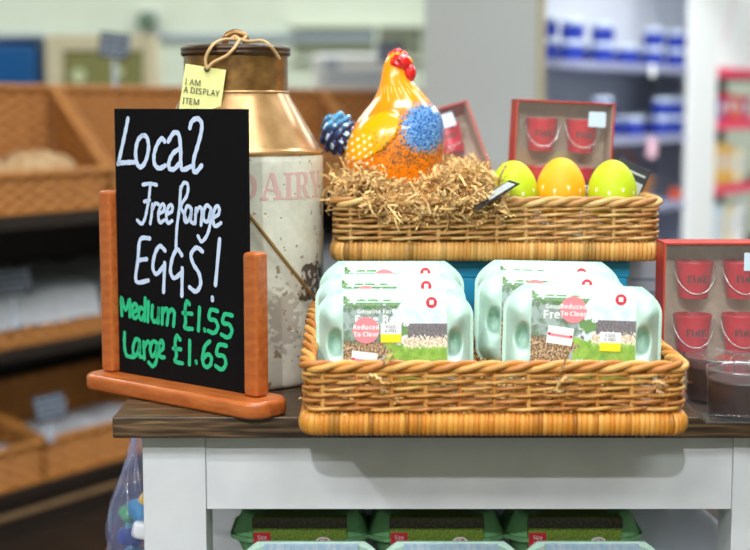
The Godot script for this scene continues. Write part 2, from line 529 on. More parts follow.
# ---------------------------------------------------------------- milk churn
func churn_image() -> Image:
	var im := Image.create(1024, 512, false, Image.FORMAT_RGB8)
	var n := FastNoiseLite.new()
	n.seed = 5; n.frequency = 0.012; n.fractal_octaves = 5
	var n2 := FastNoiseLite.new()
	n2.seed = 9; n2.frequency = 0.05; n2.fractal_octaves = 3
	var n3 := FastNoiseLite.new()
	n3.seed = 12; n3.frequency = 0.022; n3.fractal_octaves = 4
	var cream := Vector3(0.86, 0.84, 0.77)
	for y in 512:
		for x in 1024:
			var a := n.get_noise_2d(x, y)
			var c := n2.get_noise_2d(x, y)
			var col := cream + Vector3(1, 1, 1) * (a * 0.05 + c * 0.03)
			# brown rust where the paint has gone
			var worn := smoothstep(0.50, 0.58, n3.get_noise_2d(x * 1.25, y) + c * 0.45)
			col = col.lerp(Vector3(0.52, 0.42, 0.30), worn * 0.7)
			# a printed cow: brown and black patches on the right of the front
			var ux := x / 1024.0
			var vy := y / 512.0
			var cow := Vector2((ux - 0.685) / 0.05, (vy - 0.53) / 0.075).length() + a * 0.7
			if cow < 1.0: col = col.lerp(Vector3(0.30, 0.22, 0.17) if c > -0.15 else Vector3(0.75, 0.70, 0.62), 0.85)
			var leg := Vector2((ux - 0.60) / 0.035, (vy - 0.66) / 0.12).length() + c * 0.9
			if leg < 0.9: col = col.lerp(Vector3(0.60, 0.53, 0.48), 0.45)
			im.set_pixel(x, y, Color(clampf(col.x, 0, 1), clampf(col.y, 0, 1), clampf(col.z, 0, 1)))
	return im

func build_churn() -> void:
	var o := thing("milk_churn", "old cream and brown metal milk churn with faded dairy print behind the sign", "milk churn", Vector3(-0.1605, T, -1.69))
	var m := mat(Color.WHITE, 0.3)
	m.albedo_texture = ImageTexture.create_from_image(churn_image())
	var side := [[0.0, 0.0], [0.094, 0.0], [0.0985, 0.002]]
	for k in 33: side.append([0.1, 0.006 + k * 0.008])
	part(o, "body", lathed(side + [[0.097, 0.2665]], 72), m)
	part(o, "shoulder", lathed([[0.0990, 0.262], [0.1008, 0.2635], [0.1012, 0.2665], [0.0990, 0.269], [0.0960, 0.272], [0.0628, 0.328], [0.0612, 0.332], [0.0600, 0.334]], 64), M.tin_tan)
	part(o, "neck", lathed([[0.0600, 0.330], [0.0603, 0.336], [0.0598, 0.3375], [0.0598, 0.374], [0.0606, 0.378]], 64), M.tin_brown)
	part(o, "seam", lathed([[0.0598, 0.3315], [0.0618, 0.3325], [0.0618, 0.3345], [0.0598, 0.3355]], 64), M.tin_tan)
	var lid := part(o, "lid", lathed([[0.0, 0.3880], [0.040, 0.3875], [0.058, 0.3860], [0.0618, 0.3850], [0.0632, 0.3835], [0.0632, 0.3812], [0.0618, 0.3800], [0.0632, 0.3788], [0.0632, 0.3765], [0.0615, 0.3745], [0.0600, 0.3745]], 64), M.tin_dark)
	# the strap knob of the lid
	part(lid, "knob", tubed(smooth([Vector3(-0.012, 0.386, 0), Vector3(-0.0115, 0.396, 0), Vector3(-0.004, 0.401, 0), Vector3(0.004, 0.401, 0), Vector3(0.0115, 0.396, 0), Vector3(0.012, 0.386, 0)]), 0.0042, 10), M.tin_brown)
	# bail handle folded down across the front right, with its ear
	part(o, "handle", tubed(smooth([Vector3(0.006, 0.222, 0.1045), Vector3(0.03, 0.189, 0.1015), Vector3(0.055, 0.154, 0.089), Vector3(0.078, 0.121, 0.070), Vector3(0.092, 0.098, 0.05)]), 0.0021, 8), M.brass)
	part(o, "handle_ear", lathed([[0.0, 0.0], [0.006, 0.0], [0.006, 0.003], [0.003, 0.006], [0.0, 0.006]], 16), M.brass, Vector3(0.003, 0.222, 0.0995), Vector3(PI / 2, 0, 0))
	# faded lettering bent round the body
	var t := text("DAIRY", 0.030, "Droid Serif", true, 0.0004)
	var arr := t.get_mesh_arrays()
	var vs: PackedVector3Array = arr[Mesh.ARRAY_VERTEX]
	var ns: PackedVector3Array = arr[Mesh.ARRAY_NORMAL]
	for i in vs.size():
		var a := (vs[i].x * 0.96 + 0.067) / 0.1
		var r := 0.1002 + vs[i].z
		vs[i] = Vector3(sin(a) * r, vs[i].y + 0.2285, cos(a) * r)
		ns[i] = ns[i].rotated(Vector3.UP, a)
	arr[Mesh.ARRAY_VERTEX] = vs
	arr[Mesh.ARRAY_NORMAL] = ns
	arr[Mesh.ARRAY_TANGENT] = null
	var am := ArrayMesh.new()
	am.add_surface_from_arrays(Mesh.PRIMITIVE_TRIANGLES, arr)
	part(o, "lettering", am, M.faded_red)

	# the swing tag on its twine, looped over the lid
	var g := thing("swing_tag", "pale yellow card tag tied with twine to the churn lid", "tag", Vector3(-0.1605, T, -1.69))
	part(g, "card", box(Vector3(0.046, 0.062, 0.0008), 0.0003), M.tag_yellow, Vector3(-0.0320, 0.3305, 0.066), Vector3(-0.05, -0.05, -0.15))
	var tm := [["I AM", -0.0450, 0.3438], ["A DISPLAY", -0.0358, 0.3338], ["ITEM", -0.0475, 0.3228]]
	for l in tm:
		part(g, "lettering", text(l[0], 0.0066), M.ink, Vector3(l[1] + 0.0035, l[2], 0.0675), Vector3(-0.05, -0.05, -0.12))
	part(g, "eyelet", lathed([[0.0016, 0.0], [0.003, 0.0], [0.003, 0.0008], [0.0016, 0.0008]], 14), M.ink, Vector3(-0.026, 0.3585, 0.0668), Vector3(PI / 2, 0, 0))
	var tw := [
		[Vector3(-0.026, 0.3585, 0.0675), Vector3(-0.027, 0.370, 0.0680), Vector3(-0.020, 0.384, 0.0660), Vector3(-0.012, 0.3915, 0.040), Vector3(-0.004, 0.3935, 0.014), Vector3(0.004, 0.3935, 0.008)],
		[Vector3(-0.026, 0.3585, 0.0675), Vector3(-0.018, 0.366, 0.0690), Vector3(-0.004, 0.373, 0.0690), Vector3(0.004, 0.381, 0.0665), Vector3(0.008, 0.3905, 0.045), Vector3(0.006, 0.3940, 0.012)],
		[Vector3(0.002, 0.3940, 0.012), Vector3(0.018, 0.3905, 0.030), Vector3(0.034, 0.3905, 0.045), Vector3(0.043, 0.3850, 0.052), Vector3(0.049, 0.377, 0.0440), Vector3(0.053, 0.3705, 0.0385)],
		[Vector3(-0.006, 0.392, 0.010), Vector3(0.0, 0.397, 0.0095), Vector3(0.007, 0.393, 0.010), Vector3(0.012, 0.397, 0.004), Vector3(0.006, 0.4, -0.006)],
	]
	for p in tw:
		part(g, "twine", tubed(smooth(p), 0.0019, 8), M.twine)

# ---------------------------------------------------------------- wicker baskets on the table
const BW := 0.377
const BD := 0.26
const BH := 0.0745

# point and outward normal on a rounded rectangle, s in metres along it from the middle of the front
func rim_point(s: float, hx: float, hz: float, rc: float) -> PackedVector2Array:
	var a := hx - rc
	var b := hz - rc
	var q := PI / 2 * rc
	var per := 4 * a + 4 * b + 4 * q
	s = fposmod(s, per)
	if s < a: return PackedVector2Array([Vector2(s, hz), Vector2(0, 1)])
	s -= a
	var order := [[a, b, 0.0, 2 * b, Vector2(0, -1)], [a, -b, 1.0, 2 * a, Vector2(-1, 0)], [-a, -b, 2.0, 2 * b, Vector2(0, 1)], [-a, b, 3.0, a, Vector2(1, 0)]]
	for o in order:
		if s < q:
			var t: float = PI / 2 - (s / q + o[2]) * PI / 2
			var n := Vector2(cos(t), sin(t))
			return PackedVector2Array([Vector2(o[0], o[1]) + n * rc, n])
		s -= q
		var t2: float = -o[2] * PI / 2
		var n2 := Vector2(cos(t2), sin(t2))
		if s < o[3]: return PackedVector2Array([Vector2(o[0], o[1]) + n2 * rc + (o[4] as Vector2) * s, n2])
		s -= o[3]
	return PackedVector2Array([Vector2(0, hz), Vector2(0, 1)])

# the handmade basket is higher at its rear left corner
func lifted(o: Vector2, y: float, warp: float) -> float:
	return y + warp * clampf((y - 0.022) / 0.047, 0, 1) * smoothstep(0.05, -0.17, o.x) * smoothstep(BD / 2 - 0.01, -BD / 2 + 0.05, o.y)

func strand(hx: float, hz: float, rc: float, y: float, a: float, bb: float, wave: float, phase: float, steps: int, wob: float, warp: float) -> PackedVector3Array:
	var per := 4 * (hx - rc) + 4 * (hz - rc) + TAU * rc
	var p := PackedVector3Array()
	for k in steps:
		var s := per * k / steps
		var q := rim_point(s, hx, hz, rc)
		var th := TAU * s / wave + phase
		var o := q[0] + q[1] * (a * cos(th))
		p.append(Vector3(o.x, lifted(o, y, warp) + bb * sin(th) + wob * sin(s * 37.0 + phase * 3.0 + y * 900.0), o.y))
	return p

func build_basket(called: String, label: String, at: Vector3, tones: Array, sd: int, warp: float) -> Node3D:
	rng.seed = sd
	var o := thing(called, label, "basket", at, Vector3.ZERO, "shallow wicker baskets on the table")
	var hx := BW / 2 - 0.007
	var hz := BD / 2 - 0.007
	var rc := 0.014
	var per := 4 * (hx - rc) + 4 * (hz - rc) + TAU * rc
	var stakes := 36
	var sp := per / stakes
	var cane := []
	for t in tones:
		var m := nmat((t as Color).darkened(0.16), (t as Color).lightened(0.14), Vector3(9, 60, 9), 0.42, 0.02, sd + cane.size())
		cane.append(m)
	part(o, "floor_panel", box(Vector3(BW - 0.02, 0.006, BD - 0.02), 0.002), cane[1], Vector3(0, 0.006, 0))
	# wound border at the foot: cane turned tightly round a core
	var b := MB.new()
	var n := int(per / 0.0046)
	var prof := 12
	var edges := [0.0]
	for k in n: edges.append(edges[-1] + 0.7 + rng.randf() * 0.6)
	var tot: float = edges[-1]
	var rows := []
	var tint := PackedColorArray()
	for k in n:
		var base: Color = tones[rng.randi() % tones.size()]
		base = (tones[0] as Color).lerp(base, 0.45)
		base = base.lightened(rng.randf() * 0.06) if rng.randf() > 0.3 else base.darkened(rng.randf() * 0.25)
		for f in [0.03, 0.25, 0.5, 0.75, 0.97]:
			rows.append([lerpf(edges[k], edges[k + 1], f) / tot * per, sin(PI * f)])
			tint.append(base)
	var first := b.v.size()
	for k in rows.size():
		var q := rim_point(rows[k][0], hx, hz, rc)
		b.colour = tint[k]
		for j in prof:
			var an := TAU * j / prof
			var sq := pow(absf(cos(an)), 0.85) * signf(cos(an))
			var w: float = 0.0072 + 0.0017 * rows[k][1]
			var hgt: float = 0.0104 + 0.0012 * rows[k][1]
			var p: Vector2 = q[0] + q[1] * (sq * w)
			b.vert(Vector3(p.x, 0.0120 + sin(an) * hgt, p.y))
	for k in rows.size():
		var k2 := (k + 1) % rows.size()
		for j in prof:
			var j2 := (j + 1) % prof
			b.quad(first + k * prof + j, first + k2 * prof + j, first + k2 * prof + j2, first + k * prof + j2)
	b.orient(0)
	var vm := vmat(0.42)
	var wb := part(o, "wound_border", b.mesh(), vm)
	wb.set_meta("kind", "stuff")
	# upright stakes
	var st := tubed(PackedVector3Array([Vector3(0, 0.016, 0), Vector3(0, 0.066, 0)]), 0.0026, 7)
	for k in stakes:
		var q := rim_point(k * sp, hx, hz, rc)
		var up := lifted(q[0], 0.066, warp)
		part(o, "stake", st if up < 0.067 else tubed(PackedVector3Array([Vector3(0, 0.016, 0), Vector3(0, up, 0)]), 0.0026, 7), cane[k % cane.size()], Vector3(q[0].x, 0, q[0].y))
	# paired weavers, twisting round one another from stake to stake
	var levels := 6
	for r in levels:
		for s in 2:
			var m := MB.new()
			var ph := PI * s + (PI / 2 if r % 2 else 0.0) + rng.randf() * 0.25
			m.tube(strand(hx, hz, rc, 0.0276 + r * 0.0066, 0.0044, 0.0009, sp * 2, ph, stakes * 6, 0.0005, warp), 0.0018 + rng.randf() * 0.0004, 6, true)
			part(o, "weaver", m.mesh(), cane[(r + s + rng.randi()) % cane.size()])
	# thick plaited rim
	for s in 3:
		var m := MB.new()
		m.tube(strand(hx, hz, rc, 0.0685, 0.0056, 0.0032, per / 17.0, TAU * s / 3.0, 320, 0.0003, warp), 0.0034, 7, true)
		part(o, "rim_strand", m.mesh(), cane[s % cane.size()])
	return o

# crinkled strips of brown paper; where(k) gives each strip its place
func shred_mesh(count: int, where: Callable, sd: int) -> ArrayMesh:
	rng.seed = sd
	var b := MB.new()
	for k in count:
		var p: Vector3 = where.call(k)
		var d := Vector3(rng.randf_range(-1, 1), rng.randf_range(-0.55, 0.55), rng.randf_range(-1, 1)).normalized()
		var s := d.cross(Vector3(rng.randf_range(-1, 1), rng.randf_range(-1, 1), rng.randf_range(-1, 1))).normalized()
		var u := d.cross(s)
		var tone := rng.randf_range(0.82, 1.14)
		b.colour = Color(0.88 * tone, 0.71 * tone, 0.46 * tone).clamp()
		var nseg := rng.randi_range(7, 14)
		var step := rng.randf_range(0.0018, 0.0030)
		var amp := rng.randf_range(0.0008, 0.0017)
		var w := rng.randf_range(0.0009, 0.0014)
		var curl := rng.randf_range(-0.55, 0.55)
		var base := b.v.size()
		for j in nseg + 1:
			var c := p + u * (amp if j % 2 else -amp)
			b.vert(c + s * w); b.vert(c - s * w)
			p += d * step
			d = d.rotated(s, curl)
			u = d.cross(s)
		for j in nseg: b.quad(base + 2 * j, base + 2 * j + 1, base + 2 * j + 3, base + 2 * j + 2)
	return b.mesh()

# ---------------------------------------------------------------- egg cartons
func label_image(sd: int, bluish: bool) -> Image:
	var w := 256
	var h := 192
	var im := Image.create(w, h, false, Image.FORMAT_RGB8)
	var n := FastNoiseLite.new()
	n.seed = sd; n.frequency = 0.035; n.fractal_octaves = 4
	var f := FastNoiseLite.new()
	f.seed = sd + 3; f.frequency = 0.16; f.fractal_octaves = 2
	for y in h:
		for x in w:
			var u := float(x) / w
			var v := float(y) / h / 0.80
			var a := n.get_noise_2d(x, y)
			var c := f.get_noise_2d(x, y)
			var col := Color(0.82, 0.87, 0.93) if not bluish else Color(0.68, 0.81, 0.90)
			col = col.lerp(Color(0.90, 0.92, 0.95), clampf(0.5 + a, 0, 1))
			# tree canopy and the wood below it
			if Vector2((u - 0.26) / 0.30, (v - 0.14) / 0.08).length() + a * 0.9 < 0.85: col = Color(0.42, 0.58, 0.30).lerp(Color(0.30, 0.42, 0.25), clampf(0.5 + c, 0, 1))
			elif u < 0.47 + a * 0.1 and v > 0.16: col = Color(0.66, 0.72, 0.70).lerp(Color(0.44, 0.52, 0.42), clampf(0.35 + a * 1.6 + c * 0.5, 0, 1))
			if Vector2((u - 0.56) / 0.09, (v - 0.46) / 0.09).length() + a * 0.6 < 0.9: col = Color(0.45, 0.60, 0.35)
			# shed at the right
			if u > 0.62 and v > 0.38 and v < 0.58: col = Color(0.42, 0.39, 0.41).lerp(Color(0.55, 0.52, 0.52), clampf(0.5 + c, 0, 1))
			# grass
			var lawn := 0.62 + 0.05 * a
			if v > lawn and u > 0.40: col = Color(0.64, 0.78, 0.34).lerp(Color(0.48, 0.66, 0.24), clampf(0.5 + a + c * 0.5, 0, 1))
			# hens along the edge of the lawn and in a flock at the left
			if u > 0.58 and absf(v - 0.60) < 0.06 + c * 0.05: col = Color(0.80, 0.70, 0.56).lerp(Color(0.96, 0.92, 0.85), clampf(0.5 + c * 1.6, 0, 1))
			if u < 0.44 + a * 0.2 - (v - 0.6) * 0.15 and v > 0.60 + c * 0.06: col = Color(0.66, 0.50, 0.36).lerp(Color(0.85, 0.76, 0.60) if c > 0 else Color(0.38, 0.28, 0.22), clampf(absf(c) * 2.4, 0, 1))
			# thin white line of small print
			if v > 0.865 and v < 0.885 and u > 0.42 and u < 0.93 and int(x / 2.0) % 5 != 0: col = Color(0.96, 0.98, 0.94)
			im.set_pixel(x, y, col)
	return im

func carton_outline(t: float) -> float:      # half width of the carton at height t in -1..1
	var e := maxf(0.0, (absf(t) - 0.5) / 0.5)
	return 0.0775 - 0.021 * e * e

func build_carton_meshes() -> void:
	var lid := MB.new()
	lid.grid(120, 84, func(s, t):
		var v: float = (t * 2 - 1) * 0.0525
		var um := carton_outline(t * 2 - 1)
		var uu: float = (s * 2 - 1) * um
		var a := clampf((um - absf(uu)) / 0.024, 0, 1)
		var bb := clampf((0.0525 - absf(v)) / 0.011, 0, 1)
		var e := clampf(1.0 - Vector2(1 - a, 1 - bb).length(), 0, 1)
		var h := 0.034 * sin(e * PI / 2)
		var au := absf(uu)
		for c in [-0.0265, 0.0265]:
			h += 0.0085 * exp(-pow((au - 0.0660) / 0.0080, 2) - pow((v - c) / 0.0120, 2)) * minf(1, e * 3)
		var rec := pow((au - 0.0590) / 0.0070, 2) + pow(v / 0.0125, 2)
		h -= 0.026 * exp(-rec * rec) * smoothstep(0.0525, 0.0545, au)
		return Vector3(uu, v, maxf(h, 0.001 * minf(1, e * 9))), false, Vector3(0, 0, 1))
	M.carton_lid = lid.mesh()
	var tr := MB.new()
	tr.grid(60, 44, func(s, t):
		var v: float = (t * 2 - 1) * 0.0525
		var um := carton_outline(t * 2 - 1)
		var uu: float = (s * 2 - 1) * um
		var a := clampf((um - absf(uu)) / 0.008, 0, 1)
		var bb := clampf((0.0525 - absf(v)) / 0.008, 0, 1)
		var h := 0.010 * minf(a, bb)
		for i in [-1, 0, 1]:
			for j in [-1, 1]:
				var d := Vector2(uu - i * 0.0475, v - j * 0.0245).length() / 0.0235
				h = maxf(h, 0.034 * sqrt(clampf(1.0 - d * d, 0, 1)) * clampf(1.15 - d * 0.3, 0, 1) * minf(1.0, 4.0 * minf(a, bb)))
		return Vector3(uu, v, -minf(h, 0.030)), false, Vector3(0, 0, -1))
	M.carton_tray = tr.mesh()
	var fl := MB.new()
	var poly := PackedVector2Array()
	for k in 25: poly.append(Vector2(carton_outline(k / 12.0 - 1) + 0.0022, (k / 12.0 - 1) * 0.0540))
	for k in 25: poly.append(Vector2(-carton_outline(1 - k / 12.0) - 0.0022, (1 - k / 12.0) * 0.0540))
	fl.prism(poly, -0.0022, 0.0022)
	M.carton_flange = fl.mesh()
	# paper label wrapped over the top of the lid
	var lb := MB.new()
	lb.grid(4, 24, func(s, t):
		var v: float = lerpf(0.0523, -0.0512, t)
		var bb := clampf((0.0525 - absf(v)) / 0.011, 0, 1)
		var h := 0.034 * sin(clampf(bb, 0, 1) * PI / 2)
		return Vector3((s - 0.5) * 0.103, v, h + 0.0007), false, Vector3(0, 0, 1))
	M.carton_label = lb.mesh()
	for k in 2:
		var m := mat(Color.WHITE, 0.35)
		m.albedo_texture = ImageTexture.create_from_image(label_image(11 + k * 5, k == 1))
		M["label_%d" % k] = m

func disc(r: float, thick := 0.0003, sides := 28) -> ArrayMesh:
	return turned([[0.0, thick], [r, thick], [r, 0.0], [0.0, 0.0]], sides)

func build_carton(label: String, at: Vector3, turn: Vector3, kind: int, stickers: Array) -> Node3D:
	var o := thing("egg_carton", label, "egg carton", at, turn, "pale green egg cartons in the lower basket" if kind == 0 else "egg cartons on the shelf under the table")
	part(o, "lid", M.carton_lid, M.pulp)
	part(o, "tray", M.carton_tray, M.pulp)
	part(o, "flange", M.carton_flange, M.pulp)
	var lb := part(o, "paper_label", M.carton_label, M["label_%d" % kind])
	var zz := 0.0349
	# the round red emblem: a white mark on a red disc
	part(lb, "emblem", disc(0.0056), M.red_print, Vector3(0.036, 0.0415, zz - 0.0002), Vector3(PI / 2, 0, 0))
	part(lb, "emblem_mark", box(Vector3(0.0042, 0.0046, 0.0004), 0.0001), M.paper, Vector3(0.036, 0.0415, zz + 0.0002))
	part(lb, "lettering", text("Genuine Farm", 0.0044, "Droid Sans", true), M.paper, Vector3(-0.018, 0.0325, zz))
	part(lb, "lettering", text("Free Range", 0.0085, "Droid Sans", true), M.paper, Vector3(-0.010, 0.0245, zz))
	for s in stickers:
		var p := Vector3((s[1] - 0.5) * 0.103, 0.0525 - s[2] * 0.084, zz + 0.0004)
		match s[0]:
			"pink":
				var k := part(o, "round_sticker", disc(0.0132), M.pink_sticker, p, Vector3(PI / 2, 0, 0))
				part(k, "lettering", text("Reduced", 0.0048, "Droid Sans", true), M.paper, Vector3(0, 0.0005, -0.0030), Vector3(-PI / 2, 0, 0.0))
				part(k, "lettering", text("To Clear", 0.0048, "Droid Sans", true), M.paper, Vector3(0, 0.0005, 0.0040), Vector3(-PI / 2, 0, 0.0))
			"price":
				var k := part(o, "price_sticker", box(Vector3(0.0205, 0.0185, 0.0004), 0.0001), M.paper, p + Vector3(0, 0, 0.0003))
				part(k, "yellow_band", box(Vector3(0.0205, 0.0085, 0.0004), 0.0001), M.yellow_print, Vector3(0, -0.0054, 0.0002))
				part(k, "lettering", text("EGGS", 0.0032), M.ink, Vector3(0, 0.0060, 0.0003))
				part(k, "lettering", text("6 FREE", 0.0030), M.ink, Vector3(0, 0.0018, 0.0003))
			"white":
				var k := part(o, "white_sticker", box(Vector3(0.0255, 0.0175, 0.0004), 0.0001), M.paper, p + Vector3(0, 0, 0.0001), Vector3(0, 0, -0.12))
				part(k, "red_print", box(Vector3(0.019, 0.0028, 0.0003), 0.0001), M.pink_sticker, Vector3(0, 0.0, 0.0002))
				for q in [-1, 1]: part(k, "red_dot", disc(0.0016), M.red_print, Vector3(q * 0.0108, 0.0005, 0.0002), Vector3(PI / 2, 0, 0))
	return o

# a carton lying flat under the table, its printed sleeve and size mark towards the front
func build_flat_carton(label: String, at: Vector3, lid_scale: float) -> Node3D:
	var o := thing("egg_carton", label, "egg carton", at, Vector3.ZERO, "egg cartons on the shelf under the table")
	part(o, "lid", M.carton_lid, M.pulp_green, Vector3(0, 0.032, 0), Vector3(-PI / 2, 0, 0)).scale = Vector3(1, 1, lid_scale)
	part(o, "tray", M.carton_tray, M.pulp_green, Vector3(0, 0.032, 0), Vector3(-PI / 2, 0, 0))
	part(o, "flange", M.carton_flange, M.pulp_green, Vector3(0, 0.032, 0), Vector3(-PI / 2, 0, 0))
	var hs := 0.034 * lid_scale
	var sl := part(o, "printed_sleeve", box(Vector3(0.106, 0.026 + hs, 0.109), 0.003), M.grass_print, Vector3(0, 0.019 + hs / 2, 0))
	var low := -(0.026 + hs) / 2
	part(sl, "dark_picture", box(Vector3(0.106, 0.012, 0.0008), 0.0003), M.dark_print, Vector3(0, -low - 0.0065, 0.0545))
	part(sl, "size_mark", box(Vector3(0.019, 0.022, 0.0006), 0.0001), M.red_print, Vector3(-0.042, low + 0.0240, 0.0548))
	part(sl, "lettering", text("Size", 0.0045), M.paper, Vector3(-0.042, low + 0.0295, 0.0552))
	part(sl, "lettering", text("M", 0.0080, "Droid Serif", true), M.paper, Vector3(-0.042, low + 0.0200, 0.0552))
	var em := part(sl, "oval_emblem", disc(0.0085, 0.0004), M.paper, Vector3(0.026, low + 0.025, 0.0546), Vector3(PI / 2, 0, 0))
	em.scale = Vector3(1.0, 1.0, 0.62)
	part(sl, "emblem_mark", text("GP", 0.0055, "Droid Serif", true), M.red_print, Vector3(0.026, low + 0.025, 0.0552))
	part(sl, "closing_tab", box(Vector3(0.018, 0.014, 0.006), 0.003, Vector3.ZERO, true), M.pulp_green, Vector3(-0.006, low + 0.018, 0.0550))
	return o

# ---------------------------------------------------------------- ceramic hen
func hash2(i: int, j: int) -> float:
	return fposmod(sin(i * 127.1 + j * 311.7) * 43758.5453, 1.0)

func build_hen() -> void:
	var k := 0.0011966
	var o := thing("ceramic_hen", "glossy orange ceramic hen with a blue wing nesting in paper shreds", "ornament", Vector3(0.0275, 0.9797, -1.74))
	# silhouette rows: height, left, right (units of 1.2 mm about the middle of the body), depth ratio
	var rows := [[-46, -26, 26, 0.9], [-40, -32, 30, 0.9], [-30, -38, 32, 0.88], [-20, -43, 34, 0.86], [-8, -48, 38, 0.84], [0, -50, 41, 0.84], [10, -53, 43, 0.84], [20, -54, 44.5, 0.84], [32, -53, 46, 0.84], [42, -50, 46.5, 0.84], [52, -45.5, 46, 0.84], [62, -39, 44, 0.84], [70, -32.5, 40, 0.86], [80, -24.5, 31, 0.9], [90, -20, 21.5, 0.96], [100, -17.5, 14, 1.0], [108, -16.2, 10.5, 1.0], [116, -14, 10.5, 1.0], [122, -11, 9.5, 1.0], [126, -7, 6.5, 1.0], [127.6, -1, 1, 1.0]]
	var ys := []
	for r in rows: ys.append(r[0])
	var row_at := func(h: float) -> Array:
		var i := 0
		while i < rows.size() - 2 and rows[i + 1][0] < h: i += 1
		var t: float = clampf((h - rows[i][0]) / (rows[i + 1][0] - rows[i][0]), 0, 1)
		var out := []
		for c in [1, 2, 3]:
			var p0: float = rows[maxi(i - 1, 0)][c]
			var p3: float = rows[mini(i + 2, rows.size() - 1)][c]
			out.append(cubic_interpolate(rows[i][c], rows[i + 1][c], p0, p3, t))
		return out
	var b := MB.new()
	rng.seed = 404
	var nu := 240
	var nv := 190
	for j in nv + 1:
		var tv := float(j) / nv
		var h: float = -46.0 + 173.6 * (tv if tv < 0.85 else 0.85 + 0.15 * sin((tv - 0.85) / 0.15 * PI / 2))
		var r: Array = row_at.call(h)
		var cx: float = (r[0] + r[1]) / 2.0
		var rx: float = maxf((r[1] - r[0]) / 2.0, 0.2)
		for i in nu:
			var a := TAU * i / nu
			var x := cx + rx * sin(a)
			var z: float = rx * r[2] * cos(a)
			# moulded wing: a raised leaf on each side, its point to the tail
			var wx := (x + 27.0) * 0.80 + (h - 44.0) * 0.60
			var wy := -(x + 27.0) * 0.60 + (h - 44.0) * 0.80
			var wing := 1.0 - Vector2(wx / 36.0, wy / 18.0).length()
			var lift := 2.2 * smoothstep(0.0, 0.18, wing)
			z += lift * signf(cos(a)) * absf(cos(a))
			var hs := rng.randf()
			var hs2 := rng.randf()
			var col := Color8(243, 132, 18)
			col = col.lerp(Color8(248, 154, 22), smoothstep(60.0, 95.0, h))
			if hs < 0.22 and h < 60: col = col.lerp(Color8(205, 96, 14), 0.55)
			if wing > 0.0: col = col.lerp(Color8(252, 172, 10), smoothstep(0.0, 0.15, wing) * 0.95)
			# the blue breast patch, sprayed on in specks
			var bd := Vector2((x - 26.0) / 27.0, (h - 53.0) / 27.0).length()
			if absf(cos(a)) > 0.03:
				var pr := 1.0 - smoothstep(0.62, 1.12, bd)
				if hs < pr:
					col = Color8(62, 118, 190).lerp(Color8(150, 190, 226), hs2 * hs2) if hs2 > 0.25 else Color8(34, 62, 128)
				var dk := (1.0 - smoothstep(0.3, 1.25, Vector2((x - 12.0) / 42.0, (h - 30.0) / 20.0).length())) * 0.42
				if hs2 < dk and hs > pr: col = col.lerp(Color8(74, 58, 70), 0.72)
			# white dabs: drops on the wing tip and strokes round the neck
			var gx := (x * 0.8 + h * 0.6) / 7.0
			var gy := (-x * 0.6 + h * 0.8) / 6.0
			var dab := Vector2((fposmod(gx + floorf(gy) * 0.5, 1.0) - 0.5) / 0.34, (fposmod(gy, 1.0) - 0.5) / 0.28).length()
			if dab < 0.8 and h < 46 and h > 14 and x < -24 - (h - 14) * 0.10: col = Color8(250, 240, 205)
			var sx := asin(clampf((x - cx) / rx, -1, 1)) * 5.2
			var band := absf(h - 88.0 - 5.0 * sin(sx * 3.0))
			if band < 5.5 and absf(fposmod(sx + h * 0.05, 1.0) - 0.5) < 0.09 and x > -22: col = col.lerp(Color8(252, 232, 190), 0.8)
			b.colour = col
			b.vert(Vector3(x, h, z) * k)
	for j in nv:
		for i in nu:
			var i2 := (i + 1) % nu
			b.quad(j * nu + i, j * nu + i2, (j + 1) * nu + i2, (j + 1) * nu + i)
	b.orient(0)
	var glaze := vmat(0.22)
	glaze.clearcoat_enabled = true
	glaze.clearcoat = 0.4
	glaze.clearcoat_roughness = 0.06
	part(o, "body", b.mesh(), glaze)
	# tail: a fan of curled ridges
	var tb := MB.new()
	var tn := FastNoiseLite.new()
	tn.seed = 4
	for j in 71:
		for i in 100:
			var ph := PI * j / 70.0
			var a := TAU * i / 100.0
			var d := Vector3(sin(ph) * sin(a), cos(ph), sin(ph) * cos(a))
			var q := Vector3(-59.5 + d.x * 18.5, 46.0 + d.y * 21.0, d.z * 13.0)
			var rad := Vector2(q.x + 33.0, q.y - 28.0)
			var ang := rad.angle()
			var l := rad.length()
			var scale_row := fposmod(l / 7.0, 1.0)
			var lobe := absf(sin(ang * 8.0 + floorf(l / 7.0) * 1.57))
			var bump := sin(PI * scale_row) * (0.35 + 0.65 * lobe)
			q += d * (bump * 3.4 - 1.2)
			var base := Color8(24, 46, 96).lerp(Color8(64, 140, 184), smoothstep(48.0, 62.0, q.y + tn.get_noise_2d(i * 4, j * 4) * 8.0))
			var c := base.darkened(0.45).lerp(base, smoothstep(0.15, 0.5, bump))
			if scale_row > 0.45 and lobe > 0.80 and hash2(int(l / 7.0), int(ang * 8.0)) > 0.25: c = c.lerp(Color8(214, 236, 244), 0.85)
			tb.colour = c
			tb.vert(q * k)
	for j in 70:
		for i in 100: tb.quad(j * 100 + i, j * 100 + (i + 1) % 100, (j + 1) * 100 + (i + 1) % 100, (j + 1) * 100 + i)
	tb.orient(0)
	part(o, "tail", tb.mesh(), glaze)
	# red face, comb, wattle and beak
	var red := mat(Color8(214, 26, 24), 0.2)
	red.clearcoat_enabled = true
	red.clearcoat = 0.6
	red.clearcoat_roughness = 0.06
	var blob := func(c: Vector3, r: Vector3, rough := 0.0) -> ArrayMesh:
		var m := MB.new()
		m.grid(28, 18, func(s, t):
			var d := Vector3(sin(PI * t) * sin(TAU * s), cos(PI * t), sin(PI * t) * cos(TAU * s))
			return (c + d * r * (1.0 + rough * sin(d.x * 9.0 + d.y * 7.0) * sin(d.z * 8.0))) * k, true)
		return m.mesh()
	var comb := MB.new()
